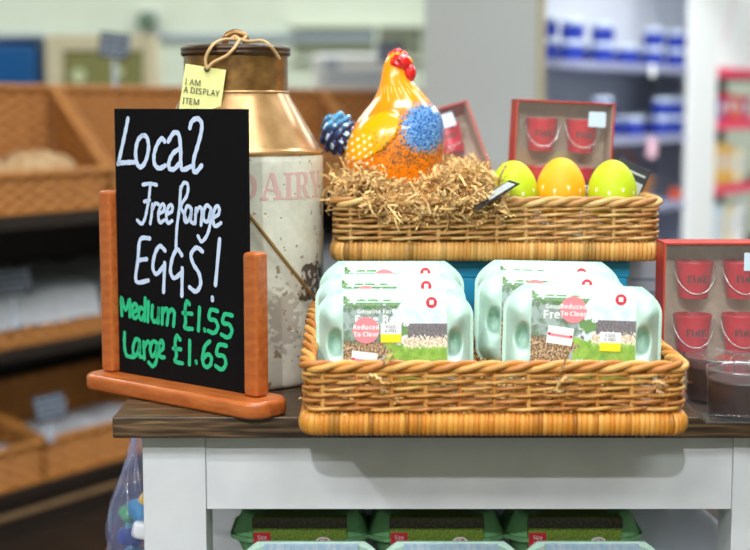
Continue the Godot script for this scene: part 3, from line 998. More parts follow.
	for q in [[-5.5, 121.5, 5.5, 6.5], [-0.5, 125.0, 5.5, 6.0], [5.0, 123.0, 4.8, 5.5]]:
		comb.grid(20, 14, func(s, t):
			var d := Vector3(sin(PI * t) * sin(TAU * s), cos(PI * t), sin(PI * t) * cos(TAU * s))
			return (Vector3(q[0], q[1], 0.6) + d * Vector3(q[2], q[3], 4.6)) * k, true)
	part(o, "comb", comb.mesh(), red)
	part(o, "face", blob.call(Vector3(2.0, 116.0, 6.5), Vector3(11.0, 9.0, 8.0), 0.12), red)
	part(o, "wattle", blob.call(Vector3(11.5, 106.0, 8.0), Vector3(6.0, 8.4, 5.0), 0.08), red)
	part(o, "eye", blob.call(Vector3(1.0, 118.5, 14.2), Vector3(1.4, 1.4, 1.0)), M.ink)
	var bk := MB.new()
	bk.tube(smooth([Vector3(7, 119.5, 6) * k, Vector3(11, 119, 6.5) * k, Vector3(14.5, 116.5, 7) * k], 5), 3.6 * k, 10, false, 0.25)
	part(o, "beak", bk.mesh(), M.beak)

# ---------------------------------------------------------------- painted eggs
func egg_material(base: Color, motif: Color, kind: int) -> StandardMaterial3D:
	var im := Image.create(512, 256, false, Image.FORMAT_RGB8)
	im.fill(base)
	for y in range(90, 200):
		for x in 512:
			var fx := fposmod(x / 512.0 * 11.0 + (0.25 if kind == 1 else 0.0), 1.0)
			var row := 120 + (8 if int(x / 512.0 * 11.0) % 2 else 0)
			var hx := (fx - 0.5) * 46.5 / 4.6
			var hy := (row - y) / 5.4
			var heart := pow(hx * hx + hy * hy - 1.0, 3.0) - hx * hx * hy * hy * hy
			if heart < 0.0: im.set_pixel(x, y, motif)
			if kind == 1 and absf(hx) < 0.16 and y > row and y < row + 12: im.set_pixel(x, y, motif)
	var m := mat(Color.WHITE, 0.62)
	m.albedo_texture = ImageTexture.create_from_image(im)
	return m

func build_eggs() -> void:
	var prof := []
	for j in 33:
		var t := PI * j / 32.0
		var yy := -cos(t)
		prof.append([0.0288 * sin(t) * (1.0 - 0.08 * yy), 0.0375 + 0.0375 * yy])
	var m := lathed(prof, 48)
	var lime := egg_material(Color8(190, 210, 16), Color8(240, 246, 190), 0)
	var list := [
		["lime green painted egg with white hearts beside the black price card", lime, Vector3(0.1610, 0.9300, -1.687), 0.3],
		["orange yellow painted egg between the two lime green eggs", egg_material(Color8(244, 172, 10), Color8(255, 236, 170), 1), Vector3(0.2165, 0.9335, -1.689), 0.9],
		["plain lime green painted egg nearest the basket's right end", lime, Vector3(0.2755, 0.9310, -1.684), 2.0]]
	for e in list:
		var g := single("painted_egg", m, e[1], e[0], "egg ornament", e[2], Vector3(0, e[3], 0), "painted eggs in the upper basket")
		g.scale = Vector3(1.0, 1.0, 1.0)

# ---------------------------------------------------------------- gift boxes of little buckets
func build_bucket_box() -> Node3D:
	var w := 0.131
	var h := 0.168
	var d := 0.046
	var o := Node3D.new()
	o.name = "bucket_gift_box"
	part(o, "back_card", box(Vector3(w - 0.004, h - 0.004, 0.0012), 0.0003), M.kraft, Vector3(0, h / 2, -d + 0.002))
	for s in [-1, 1]:
		part(o, "side_panel", box(Vector3(0.0022, h, d), 0.0004), M.red_card, Vector3(s * (w / 2 - 0.0011), h / 2, -d / 2))
		part(o, "inner_card", box(Vector3(0.0010, h - 0.006, d - 0.003), 0.0003), M.kraft, Vector3(s * (w / 2 - 0.0028), h / 2, -d / 2 - 0.001))
	for y in [0.0011, h - 0.0011]:
		part(o, "end_panel", box(Vector3(w, 0.0022, d), 0.0004), M.red_card, Vector3(0, y, -d / 2))
	part(o, "card_strip", box(Vector3(w - 0.005, 0.026, 0.001), 0.0003), M.kraft, Vector3(0, 0.016, -0.002))
	part(o, "round_seal", disc(0.014, 0.0006), M.orange_red, Vector3(0.004, 0.030, -0.0012), Vector3(PI / 2, 0, 0))
	var body := MB.new()
	body.lathe([[0.0, 0.0005], [0.0158, 0.0005], [0.0165, 0.0016], [0.0211, 0.0398], [0.0219, 0.0406], [0.0219, 0.0424], [0.0206, 0.0424], [0.0160, 0.003], [0.0, 0.003]], 32)
	var bm := body.mesh()
	var pts := []
	for k in 17:
		var a := PI * k / 16.0
		pts.append(Vector3(-cos(a) * 0.0232, 0.0375 - sin(a) * 0.0305, 0.003 + sin(a) * 0.0180))
	var hm := tubed(smooth(pts, 2), 0.0007, 6)
	for ry in [0.1035, 0.0430]:
		for cx in [-0.0270, 0.0270]:
			var bk := part(o, "bucket", bm, M.bucket, Vector3(cx, ry, -d / 2))
			part(bk, "handle", hm, M.wire)
			part(bk, "lettering", text("FIRE", 0.0074, "Droid Serif", true), M.ink, Vector3(0.0, 0.0235, 0.0195), Vector3(-0.12, 0, 0))
	part(o, "window", box(Vector3(w - 0.006, h - 0.006, 0.0004), 0.0001), M.film, Vector3(0, h / 2, -0.0004))
	return o

func build_boxes() -> void:
	var p := build_bucket_box()
	p.name = numbered("bucket_gift_box")
	add_child(p)
	p.position = Vector3(0.3845, T, -1.592)
	tag(p, "red edged gift box of pink buckets standing on the table beside the lower basket", "gift box", "gift boxes of little buckets")
	part(p, "price_label", box(Vector3(0.017, 0.020, 0.0004), 0.0001), M.paper_blue, Vector3(0.0315, 0.147, 0.0006))
	var q := copy(p, "red edged gift box of red buckets upright behind the painted eggs", Vector3(0.2340, 0.9042, -1.842), Vector3(0.0, 0.06, -0.045), "bucket_gift_box")
	q.scale = Vector3(0.965, 1.01, 0.965)
	for c in q.find_children("price_label*", "", false, false):
		c.position = Vector3(0.042, 0.147, 0.0006)
		c.scale = Vector3(1.35, 0.95, 1.0)
	copy(p, "red gift box of buckets tipped over to the left behind the hen", Vector3(0.112, 0.912, -1.905), Vector3(-0.42, 0.0, 0.30), "bucket_gift_box")

# ---------------------------------------------------------------- small things on the table and in the baskets
func build_small() -> void:
	single("teal_crate", crate_mesh(Vector3(0.306, 0.1405, 0.345)), M.teal, "teal blue box that props up the upper wicker basket", "box", Vector3(0.1412, T, -1.833))
	var gc := thing("grey_carton", "pale grey printed cardboard box beside the teal box under the upper basket", "box", Vector3(0.330, T, -1.80))
	part(gc, "body", box(Vector3(0.052, 0.135, 0.09), 0.002, Vector3(0, 0.0675, 0)), M.lavender)
	for k in 4: part(gc, "printed_line", box(Vector3(0.036, 0.004, 0.0006), 0.0001), M.bluegrey, Vector3(0, 0.06 + k * 0.016, 0.0451))
	# black price cards among the eggs
	var c1 := thing("price_card", "black price card lying aslant in front of the first lime egg", "price card", Vector3(0.1330, 0.9685, -1.628), Vector3(0.07, 0.30, 0.52))
	part(c1, "card", box(Vector3(0.058, 0.0016, 0.030), 0.0006), M.black_plastic)
	part(c1, "printed_face", box(Vector3(0.034, 0.0004, 0.022), 0.0001), M.grey_print, Vector3(0.008, 0.0009, 0))
	var c2 := thing("price_card", "black framed price card tilted behind the right lime egg", "price card", Vector3(0.2880, 0.948, -1.722), Vector3(-0.15, 0.0, -0.42))
	part(c2, "card", box(Vector3(0.040, 0.056, 0.002), 0.0008, Vector3(0, 0.028, 0)), M.black_plastic)
	part(c2, "printed_face", box(Vector3(0.028, 0.022, 0.0006), 0.0002), M.grey_print, Vector3(0.003, 0.026, 0.0011))
	part(c2, "printed_line", box(Vector3(0.026, 0.0025, 0.0006), 0.0001), M.grey_print, Vector3(0.003, 0.046, 0.0011))
	var c3 := thing("price_card", "low black price strip standing between the eggs and the gift box", "price card", Vector3(0.240, 0.940, -1.745), Vector3(-0.2, 0, 0))
	part(c3, "card", box(Vector3(0.096, 0.066, 0.002), 0.0008, Vector3(0, 0.0, 0)), M.paper_grey)
	part(c3, "dark_band", box(Vector3(0.094, 0.011, 0.0006), 0.0002), M.navy, Vector3(0, 0.026, 0.0011))
	for k in 3: part(c3, "printed_line", text("EGG CUPS", 0.005), M.paper, Vector3(-0.030 + k * 0.030, 0.0262, 0.0014))
	# round tubs in a clear tray
	var tray := MB.new()
	var poly := []
	tray.grid(72, 5, func(s, t):
		var q := rim_point(s * 0.5665, 0.072, 0.0825, 0.030)
		var ins: float = [0.0, 0.0, 0.0025, 0.0048, 0.0075, 0.0078][int(round(t * 5))]
		var yy: float = [0.0090, 0.0105, 0.0105, 0.0025, 0.0015, 0.0005][int(round(t * 5))]
		var pp := q[0] - q[1] * ins
		return Vector3(pp.x, yy, pp.y), false, Vector3(0, 1, 0))
	var tr := thing("plastic_tray", "clear plastic tray at the table's right front corner", "tray", Vector3(0.3970, T, -1.508))
	part(tr, "rim", tray.mesh(), M.clear_thick)
	part(tr, "bottom", box(Vector3(0.128, 0.0012, 0.150), 0.0004), M.clear_thick, Vector3(0, 0.0010, 0))
	var first: Node3D
	for k in 2:
		var pos := [Vector3(0.3815, T + 0.0018, -1.479), Vector3(0.3755, T + 0.0018, -1.5535)][k] as Vector3
		var lb := ["round clear tub of dark chocolate at the front of the plastic tray", "round clear tub of dark chocolate behind, against the gift box"][k] as String
		if k == 0:
			first = thing("chocolate_tub", lb, "tub", pos, Vector3.ZERO, "round tubs in the clear tray")
			part(first, "filling", lathed([[0.0, 0.001], [0.0335, 0.001], [0.0350, 0.003], [0.0362, 0.0345], [0.0350, 0.0365], [0.0, 0.0370]], 40), M.chocolate)
			part(first, "tub_wall", turned([[0.0364, 0.0005], [0.0372, 0.0400]], 48), M.clear_thick)
			var ld := part(first, "lid", lathed([[0.0, 0.0455], [0.0330, 0.0455], [0.0352, 0.0460], [0.0365, 0.0475], [0.0380, 0.0470], [0.0384, 0.0440], [0.0384, 0.0400], [0.0374, 0.0400]], 48), M.clear_thick)
			part(ld, "lid_rim", tubed(ring3(0.0374, 0.0472, 48), 0.0009, 6, true), M.clear_thick)
		else:
			copy(first, lb, pos, Vector3.ZERO, "chocolate_tub")

func ring3(r: float, y: float, n: int) -> PackedVector3Array:
	var p := PackedVector3Array()
	for k in n: p.append(Vector3(cos(TAU * k / n) * r, y, sin(TAU * k / n) * r))
	return p

func crate_mesh(s: Vector3) -> ArrayMesh:
	var b := MB.new()
	b.rbox(s - Vector3(0.004, 0.018, 0.004), 0.004, Vector3(0, (s.y - 0.018) / 2, 0), true)
	b.rbox(Vector3(s.x, 0.020, s.z), 0.003, Vector3(0, s.y - 0.010, 0), true)
	return b.mesh()

func build_bag() -> void:
	var o := thing("plastic_bag", "clear plastic bag of colourful toys hanging beside the left table leg", "bag", Vector3(-0.274, 0.36, -1.640))
	var n := FastNoiseLite.new()
	n.seed = 21
	n.frequency = 9.0
	var b := MB.new()
	b.grid(48, 40, func(s, t):
		var a: float = TAU * s
		var r := 0.075 * sqrt(clampf(sin(PI * minf(t * 1.25 + 0.02, 0.5)), 0, 1)) if t < 0.4 else lerpf(0.075, 0.010, pow((t - 0.4) / 0.6, 0.9))
		var p := Vector3(sin(a) * r * 0.62, t * 0.36, cos(a) * r)
		var w := n.get_noise_3dv(p + Vector3(0.3, 0.1, 0))
		return p + Vector3(sin(a), 0, cos(a)) * (w * 0.016 + 0.004 * sin(a * 9.0 + t * 14.0)), true)
	part(o, "film", b.mesh(), M.bag_film)
	var cols := [Color8(60, 150, 200), Color8(240, 190, 30), Color8(200, 40, 50), Color8(40, 70, 150), Color8(90, 190, 200), Color8(230, 230, 235), Color8(60, 160, 80)]
	rng.seed = 77
	for k in 16:
		var m := mat(cols[k % cols.size()], 0.35)
		var at := Vector3(rng.randf_range(-0.012, 0.016), 0.12 + 0.009 * k, rng.randf_range(-0.035, 0.035))
		part(o, "toy_piece", box(Vector3(rng.randf_range(0.02, 0.035), rng.randf_range(0.014, 0.03), 0.02), 0.006, Vector3.ZERO, true), m, at, Vector3(rng.randf() * 3, rng.randf() * 3, rng.randf() * 3))
	part(o, "neck_tie", tubed(ring3(0.012, 0.345, 16), 0.002, 6, true), M.wire)

# ---------------------------------------------------------------- background: bread display
const AISLE := 0.981                  # both shop fittings behind run along this direction
const BREAD := Vector3(-0.83, 0, -3.2)
const SHELF := Vector3(0.48, 0, -4.0)

func along(origin: Vector3, t: float, y: float, z: float) -> Vector3:
	return origin + Basis(Vector3.UP, AISLE) * Vector3(t, y, z)

# a woven wall over four corners (bottom left, bottom right, top left, top right)
func woven(a: Vector3, b: Vector3, c: Vector3, d: Vector3) -> ArrayMesh:
	var n := (b - a).cross(c - a).normalized()
	var w := a.distance_to(b)
	var h := maxf(a.distance_to(c), b.distance_to(d))
	var m := MB.new()
	m.grid(int(w / 0.0055) + 2, int(h / 0.0045) + 2, func(s, t):
		var p := a.lerp(b, s).lerp(c.lerp(d, s), t)
		return p + n * (0.008 * sin(PI * t * h / 0.0135) * cos(PI * s * w / 0.030)), false, n)
	return m.mesh()

func bread_basket(label: String, t: float, w: float, y: float, lip: float, back: float, d: float, lit: Material, set_back := 0.0) -> Node3D:
	var o := thing("bread_basket", label, "basket", along(BREAD, t, y, -set_back), Vector3(0, AISLE, 0), "wicker baskets of the bread display")
	var z0 := -0.012
	var x1 := w
	part(o, "front_wall", woven(Vector3(0, 0, z0), Vector3(x1, 0, z0), Vector3(0, lip, z0), Vector3(x1, lip, z0)), lit)
	part(o, "back_wall", woven(Vector3(0, 0, -d), Vector3(x1, 0, -d), Vector3(0, back, -d), Vector3(x1, back, -d)), lit)
	for x in [0.006, x1 - 0.006]:
		part(o, "side_wall", woven(Vector3(x, 0, -d), Vector3(x, 0, z0), Vector3(x, back, -d), Vector3(x, lip, z0)), lit)
	part(o, "floor_panel", box(Vector3(x1, 0.01, d), 0.002), lit, Vector3(x1 / 2, 0.006, -d / 2))
	for x in [0.006, x1 - 0.006]:
		part(o, "side_rim", tubed(PackedVector3Array([Vector3(x, back, -d), Vector3(x, lip, z0)]), 0.011, 8), lit)
	part(o, "front_rim", tubed(PackedVector3Array([Vector3(0, lip, z0), Vector3(x1, lip, z0)]), 0.010, 8), lit)
	part(o, "back_rim", tubed(PackedVector3Array([Vector3(0, back, -d), Vector3(x1, back, -d)]), 0.010, 8), lit)
	return o

func loaf(label: String, at: Vector3, turn: float, s: Vector3) -> void:
	var b := MB.new()
	b.grid(40, 24, func(u, t):
		var d := Vector3(sin(PI * t) * sin(TAU * u), cos(PI * t), sin(PI * t) * cos(TAU * u))
		var q := Vector3(signf(d.x) * pow(absf(d.x), 0.75), d.y if d.y > 0 else d.y * 0.5, d.z) * s
		q.y += 0.004 * sin(q.x * 90.0)
		return q, true)
	single("bread_loaf", b.mesh(), M.crust, label, "bread", at + Vector3(0, s.y * 0.5, 0), Vector3(0, turn, 0), "loaves in the bread display")

func ticket(label: String, at: Vector3, stem: float, w: float, h: float, lean: float, turn := 0.35) -> void:
	var o := thing("price_ticket", label, "price ticket", at, Vector3(0, turn, 0), "black price tickets of the bread display")
	part(o, "clip", box(Vector3(0.022, 0.014, 0.022), 0.004), M.acrylic, Vector3(0, 0.007, 0))
	part(o, "stem", box(Vector3(0.014, stem, 0.004), 0.001, Vector3(0, stem / 2, 0)), M.acrylic)
	var c := part(o, "card", box(Vector3(w, h, 0.003), 0.001), M.black_plastic, Vector3(0, stem + h / 2 - 0.004, 0.002), Vector3(-0.1, 0, lean))
	var m := MB.new()
	rng.seed = int(w * 10000 + at.x * 100)
	for r in 4:
		var x := -w * 0.42
		while x < w * 0.34:
			var l := rng.randf_range(0.012, 0.024)
			var y := h * (0.33 - r * 0.22)
			stroke(m, smooth2([x, y - 0.003, x + l * 0.3, y + 0.004, x + l * 0.6, y - 0.004, x + l, y + 0.003], 3), 0.0032, 0.0017)
			x += l + 0.006
	part(c, "handwriting", m.mesh(), M.chalk_white)

func build_bread() -> void:
	var o := thing("bread_display", "dark stained wooden bread display stand behind the sign", "display stand", BREAD, Vector3(0, AISLE, 0))
	var x0 := -0.75
	var x1 := 2.75
	var w := x1 - x0
	var cx := (x0 + x1) / 2
	part(o, "back_board", box(Vector3(w, 0.82, 0.02), 0.002), M.dark_wood, Vector3(cx, 0.41, -0.63))
	part(o, "shelf_board", box(Vector3(w, 0.03, 0.62), 0.003), M.dark_wood, Vector3(cx, 0.805, -0.31))
	for y in [0.463, 0.112]: part(o, "shelf_board", box(Vector3(w, 0.03, 0.42), 0.003), M.dark_wood, Vector3(cx, y, -0.41))
	for k in [0, 3]:
		part(o, "upright", box(Vector3(0.03, 0.79, 0.40), 0.002), M.dark_wood, Vector3(x0 + 0.015 + (w - 0.03) * k / 3.0, 0.395, -0.415))
	part(o, "plinth", box(Vector3(w, 0.097, 0.025), 0.002), M.dark_wood, Vector3(cx, 0.0485, -0.23))
	part(o, "plinth_strip", box(Vector3(w, 0.012, 0.012), 0.002), M.mid_wood, Vector3(cx, 0.062, -0.212))
	var top := ["heaped with floured loaves", "behind the chalkboard", "behind the milk churn", "behind the ceramic hen", "at the far end of the row", "last of the row"]
	var i := 0
	for t in [-0.20, 0.36, 0.92, 1.48, 2.04]:
		bread_basket("large wicker bread basket on the top tier, " + top[i], t, 0.55, 0.822, 0.09, 0.288, 0.19, M.cane_far)
		i += 1
	var low := ["at the left edge of the picture", "with a handwritten black ticket", "partly hidden by the table corner", "far along behind the table"]
	i = 0
	for t in [-0.245, 0.31, 0.865, 1.42]:
		bread_basket("low wicker bread basket on the bottom tier, " + low[i], t, 0.545, 0.1275, 0.100, 0.19, 0.34, M.cane_far, 0.20)
		i += 1
	# middle tier: trays under white paper
	i = 0
	for t in [-0.15, 0.55, 1.25]:
		var tr := thing("bread_tray", ["shallow bread tray covered with white paper on the middle tier", "second paper covered bread tray along the middle tier", "third paper covered bread tray along the middle tier"][i], "tray", along(BREAD, t, 0.4785, -0.20), Vector3(0, AISLE, 0), "paper covered bread trays")
		part(tr, "wicker_edge", woven(Vector3(0, 0, -0.01), Vector3(0.69, 0, -0.01), Vector3(0, 0.048, -0.01), Vector3(0.69, 0.048, -0.01)), M.cane_far)
		var pm := MB.new()
		pm.grid(40, 16, func(s, q):
			var zz: float = -0.018 - 0.33 * maxf(0.0, (q - 0.35) / 0.65) - 0.02 * minf(q / 0.35, 1.0)
			var yy: float = 0.046 + 0.085 * smoothstep(0.0, 0.42, q) + 0.03 * maxf(0.0, q - 0.35)
			return Vector3(0.005 + s * 0.68, yy + 0.004 * sin(s * 23.0 + q * 5.0), zz), false, Vector3(0, 1, 0.3))
		part(tr, "white_paper", pm.mesh(), M.paper_cloth)
		part(tr, "bottom", box(Vector3(0.69, 0.02, 0.36), 0.003), M.cane_far, Vector3(0.345, 0.011, -0.19))
		i += 1
	# paper liner in the bottom baskets
	i = 0
	for t in [-0.245, 0.31, 0.865]:
		var pl := MB.new()
		pl.grid(30, 12, func(s, q): return Vector3(0.02 + s * 0.50, 0.075 + 0.008 * sin(s * 19.0) * sin(q * 6.0) + 0.012 * (1.0 - q), -0.03 - q * 0.28), false, Vector3(0, 1, 0))
		single("paper_liner", pl.mesh(), M.paper_cloth, "crumpled grey paper liner in the bottom basket, " + low[i], "paper", along(BREAD, t, 0.1275, -0.20), Vector3(0, AISLE, 0), "paper liners")
		i += 1
	loaf("long floured loaf at the left edge of the top bread tier", along(BREAD, -0.03, 0.845, -0.085), AISLE + 0.05, Vector3(0.13, 0.085, 0.06))
	loaf("round floured loaf in the top basket next to the sign", along(BREAD, 0.20, 0.845, -0.095), AISLE + 0.08, Vector3(0.135, 0.078, 0.065))
	ticket("black price ticket on a clear stem above the top baskets, left of the churn", along(BREAD, 0.571, 1.112, -0.192), 0.080, 0.078, 0.066, -0.12, 0.1)
	ticket("pale handwritten ticket above the top baskets to the left of the hen", along(BREAD, 1.87, 1.112, -0.192), 0.100, 0.085, 0.070, 0.04, 0.1)
	ticket("dark ticket above the top baskets to the right of the hen", along(BREAD, 2.38, 1.112, -0.192), 0.100, 0.072, 0.058, -0.12, 0.1)
	ticket("black price ticket on the white papered middle tier", along(BREAD, 0.208, 0.530, -0.194), 0.085, 0.080, 0.066, 0.05)
	ticket("tilted black price ticket on the bottom wicker basket", along(BREAD, 0.315, 0.229, -0.194), 0.060, 0.078, 0.066, 0.16)

# ---------------------------------------------------------------- background: counters by the wall
func build_counters() -> void:
	var a := thing("back_counter", "pale service counter in front of the green grey wall", "counter", Vector3(-1.45, 0, -5.55))
	part(a, "cabinet", box(Vector3(1.8, 1.0, 0.6), 0.005, Vector3(0, 0.5, 0)), M.cream)
	part(a, "worktop", box(Vector3(1.84, 0.04, 0.64), 0.006, Vector3(0, 1.02, 0)), M.mid_wood)
	var b := thing("till_counter", "low white counter far behind the hen", "counter", Vector3(-0.1, 0, -6.35))
	part(b, "cabinet", box(Vector3(0.9, 0.96, 0.6), 0.005, Vector3(0, 0.48, 0)), M.white)
	part(b, "worktop", box(Vector3(0.94, 0.04, 0.64), 0.006, Vector3(0, 0.98, 0)), M.cream)
	var bin := thing("blue_bin", "bright blue plastic storage bin on the counter at the far left", "bin", Vector3(-1.345, 1.04, -5.4))
	part(bin, "body", box(Vector3(0.25, 0.26, 0.22), 0.03, Vector3(0, 0.13, 0), true), M.blue_plastic)
	part(bin, "lid", box(Vector3(0.26, 0.025, 0.24), 0.01, Vector3(0, 0.262, 0), true), M.blue_dark)
	var cab := thing("glass_cabinet", "cream framed countertop cabinet with olive glass door", "cabinet", Vector3(-1.005, 1.04, -5.42))
	part(cab, "body", box(Vector3(0.385, 0.285, 0.2), 0.004, Vector3(0, 0.1425, -0.02)), M.cream)
	part(cab, "stile", box(Vector3(0.065, 0.285, 0.02), 0.003, Vector3(-0.160, 0.1425, 0.09)), M.cream)
	part(cab, "stile", box(Vector3(0.03, 0.285, 0.02), 0.003, Vector3(0.1775, 0.1425, 0.09)), M.cream)
	part(cab, "rail", box(Vector3(0.385, 0.06, 0.02), 0.003, Vector3(0, 0.255, 0.0901)), M.cream)
	part(cab, "door_pane", box(Vector3(0.30, 0.23, 0.006), 0.001, Vector3(0.015, 0.115, 0.083)), M.olive)
	part(cab, "round_sticker", disc(0.026, 0.002), M.paper_green, Vector3(-0.075, 0.135, 0.087), Vector3(PI / 2, 0, 0))
	part(cab, "round_sticker", disc(0.018, 0.002), M.paper_green, Vector3(0.07, 0.15, 0.087), Vector3(PI / 2, 0, 0))
	var sl := thing("white_appliance", "white counter appliance with grey bands far behind the hen", "appliance", Vector3(-0.06, 1.0, -6.25))
	part(sl, "housing", box(Vector3(0.40, 0.28, 0.3), 0.02, Vector3(0, 0.14, 0), true), M.white)
	part(sl, "vent_band", box(Vector3(0.30, 0.035, 0.02), 0.004), M.steel_blue, Vector3(0.0, 0.125, 0.145))
	part(sl, "vent_band", box(Vector3(0.30, 0.025, 0.02), 0.004), M.steel_blue, Vector3(0.0, 0.185, 0.145))
	part(sl, "display", box(Vector3(0.06, 0.04, 0.02), 0.004), M.steel_blue, Vector3(-0.12, 0.24, 0.145))
	var al := thing("wall_alarm_unit", "small dark green fitting on the back wall above the counter", "wall fitting", Vector3(-1.17, 1.50, -7.55))
	part(al, "housing", box(Vector3(0.09, 0.09, 0.08), 0.015, Vector3.ZERO, true), M.green_dark)
	part(al, "base_plate", box(Vector3(0.11, 0.11, 0.015), 0.004), M.white, Vector3(0, 0, -0.04))
	var t1 := struct("trim_1", box(Vector3(3.2, 0.03, 0.03), 0.004), M.steel_blue, Vector3(-1.6, 1.415, -7.585))
	t1.set_meta("label", "grey trunking along the back wall")

# ---------------------------------------------------------------- background: shelving with jars
func build_jars() -> void:
	var o := thing("gondola_shelving", "white metal shop shelving with grey shelves at the right", "shelving", SHELF, Vector3(0, AISLE, 0))
	part(o, "back_panel", box(Vector3(1.34, 1.9, 0.02), 0.002), M.pale_metal, Vector3(0.62, 0.95, -0.235))
	for y in [1.183, 0.960, 0.740, 0.45]: part(o, "shelf_board", box(Vector3(1.30, 0.024, 0.21), 0.003), M.shelf_edge, Vector3(0.60, y, -0.118))
	part(o, "end_panel", box(Vector3(0.024, 1.9, 0.36), 0.003), M.pillar, Vector3(-0.065, 0.95, -0.18))
	part(o, "end_strip", box(Vector3(0.03, 1.9, 0.012), 0.002), M.beige, Vector3(-0.065, 0.95, 0.004))
	part(o, "divider", box(Vector3(0.02, 1.9, 0.30), 0.002), M.pale_metal, Vector3(1.28, 0.95, -0.165))
	part(o, "upright", box(Vector3(0.245, 1.9, 0.02), 0.003), M.white, Vector3(1.145, 0.95, -0.012))
	part(o, "base", box(Vector3(1.3, 0.12, 0.32), 0.004), M.white, Vector3(0.6, 0.06, -0.17))
	part(o, "round_price_disc", disc(0.022, 0.003), M.paper, Vector3(0.69, 1.176, 0.002), Vector3(PI / 2, 0, 0))
	part(o, "hanging_label", box(Vector3(0.07, 0.06, 0.003), 0.001), M.pink_pale, Vector3(0.70, 0.935, 0.003))
	var jar := thing("jam_jar", "x", "jar", Vector3.ZERO, Vector3.ZERO, "blue jars with white lids on the shelving")
	part(jar, "glass", lathed([[0.0, 0.0], [0.030, 0.0], [0.0335, 0.003], [0.035, 0.012], [0.035, 0.036], [0.032, 0.042], [0.0, 0.042]], 24), M.blue_jar)
	part(jar, "lid", lathed([[0.0, 0.060], [0.030, 0.0600], [0.0325, 0.0585], [0.0330, 0.056], [0.0330, 0.0420], [0.0, 0.0420]], 24), M.lid_white)
	var nth := ["first", "second", "third", "fourth", "fifth", "sixth", "seventh"]
	var used := false
	var rows := [
		["blue jar, white lid, lower layer of the top shelf, %s from left", [0.104, 0.27, 0.476, 0.66, 0.866, 1.06], 1.1955, -0.07],
		["blue jar, white lid, upper layer of the top shelf, %s from left", [0.100, 0.272, 0.478, 0.866, 1.06], 1.2562, -0.07],
		["blue jar at the back of the top shelf, %s gap from the left", [0.19, 0.37, 0.57, 0.76, 0.96], 1.1955, -0.165],
		["blue jar with white lid, %s from the left on the second shelf", [0.483, 0.714, 0.941, 1.075], 0.9725, -0.07],
		["blue jar standing on another jar, %s from the left on the second shelf", [0.483, 0.941, 1.075], 1.0332, -0.07],
		["blue jar at the back of the second shelf, %s from the left", [0.60, 0.83, 1.01], 0.9725, -0.165]]
	for r in rows:
		for k in r[1].size():
			var at := along(SHELF, r[1][k], r[2], r[3])
			var lab: String = r[0] % nth[k]
			if not used:
				jar.position = at
				jar.set_meta("label", lab)
				used = true
			else:
				copy(jar, lab, at, Vector3(0, k * 1.3, 0), "jam_jar")
	# third shelf: a little wicker punnet and an orange packet
	var pn := thing("wicker_punnet", "small brown wicker punnet on the third grey shelf", "basket", along(SHELF, 0.70, 0.752, -0.10), Vector3(0, AISLE, 0))
	part(pn, "body", lathed([[0.0, 0.0], [0.075, 0.0], [0.082, 0.01], [0.096, 0.07], [0.100, 0.078], [0.094, 0.078], [0.078, 0.012], [0.0, 0.010]], 28), M.cane_far)
	part(pn, "rim", tubed(ring3(0.098, 0.078, 32), 0.007, 8, true), M.cane_far)
	part(pn, "handle", tubed(smooth([Vector3(-0.096, 0.076, 0), Vector3(-0.085, 0.14, 0), Vector3(0, 0.18, 0), Vector3(0.085, 0.14, 0), Vector3(0.096, 0.076, 0)]), 0.006, 8), M.cane_far)
	packet("orange packet lying on the third grey shelf", Vector3(0.06, 0.035, 0.06), M.orange_red, 1.08, 0.752, -0.05)
	# the next bay: pink edged shelves of packets
	var p := thing("gift_shelving", "shop shelving with bright pink shelf edges at the right border", "shelving", SHELF, Vector3(0, AISLE, 0))
	part(p, "back_panel", box(Vector3(1.0, 1.9, 0.02), 0.002), M.dark_wood, Vector3(1.80, 0.95, -0.36))
	for y in [1.178, 0.995, 0.766, 0.52]:
		part(p, "shelf_board", box(Vector3(1.0, 0.024, 0.33), 0.003), M.dark_wood, Vector3(1.80, y, -0.185))
		part(p, "pink_edge", box(Vector3(1.0, 0.036, 0.008), 0.002), M.pink_edge, Vector3(1.80, y + 0.004, -0.014))
	var poster := part(p, "white_poster", box(Vector3(0.62, 0.34, 0.006), 0.001), M.paper, Vector3(1.63, 1.37, -0.03))
	part(poster, "pink_streak", box(Vector3(0.012, 0.2, 0.002), 0.0005), M.pink_pale, Vector3(-0.20, 0.0, 0.0035), Vector3(0, 0, -0.5))
	var goods := [
		[1.012, [[1.35, 0.07, 0.09, "magenta", "magenta packet"], [1.44, 0.06, 0.08, "purple", "purple packet"], [1.53, 0.08, 0.10, "bucket", "red packet"], [1.63, 0.07, 0.09, "orange_red", "orange packet"], [1.72, 0.07, 0.09, "magenta", "second magenta packet"]], "on the second pink edged shelf"],
		[0.784, [[1.35, 0.07, 0.13, "blue_jar", "dark blue box"], [1.45, 0.08, 0.15, "yellow_box", "tall yellow box"], [1.55, 0.08, 0.14, "yellow_box", "second tall yellow box"], [1.66, 0.08, 0.12, "cream", "cream box"]], "on the third pink edged shelf"],
		[0.538, [[1.34, 0.07, 0.17, "lavender", "white bottle box"], [1.45, 0.09, 0.18, "paper_blue", "pale blue carton"], [1.57, 0.08, 0.17, "cream", "cream carton"], [1.68, 0.08, 0.17, "paper", "white carton"]], "on the lowest pink edged shelf"]]
	for g in goods:
		for q in g[1]: packet(q[4] + " " + g[2], Vector3(q[1], q[2], 0.06), M[q[3]], q[0], g[0], -0.08)

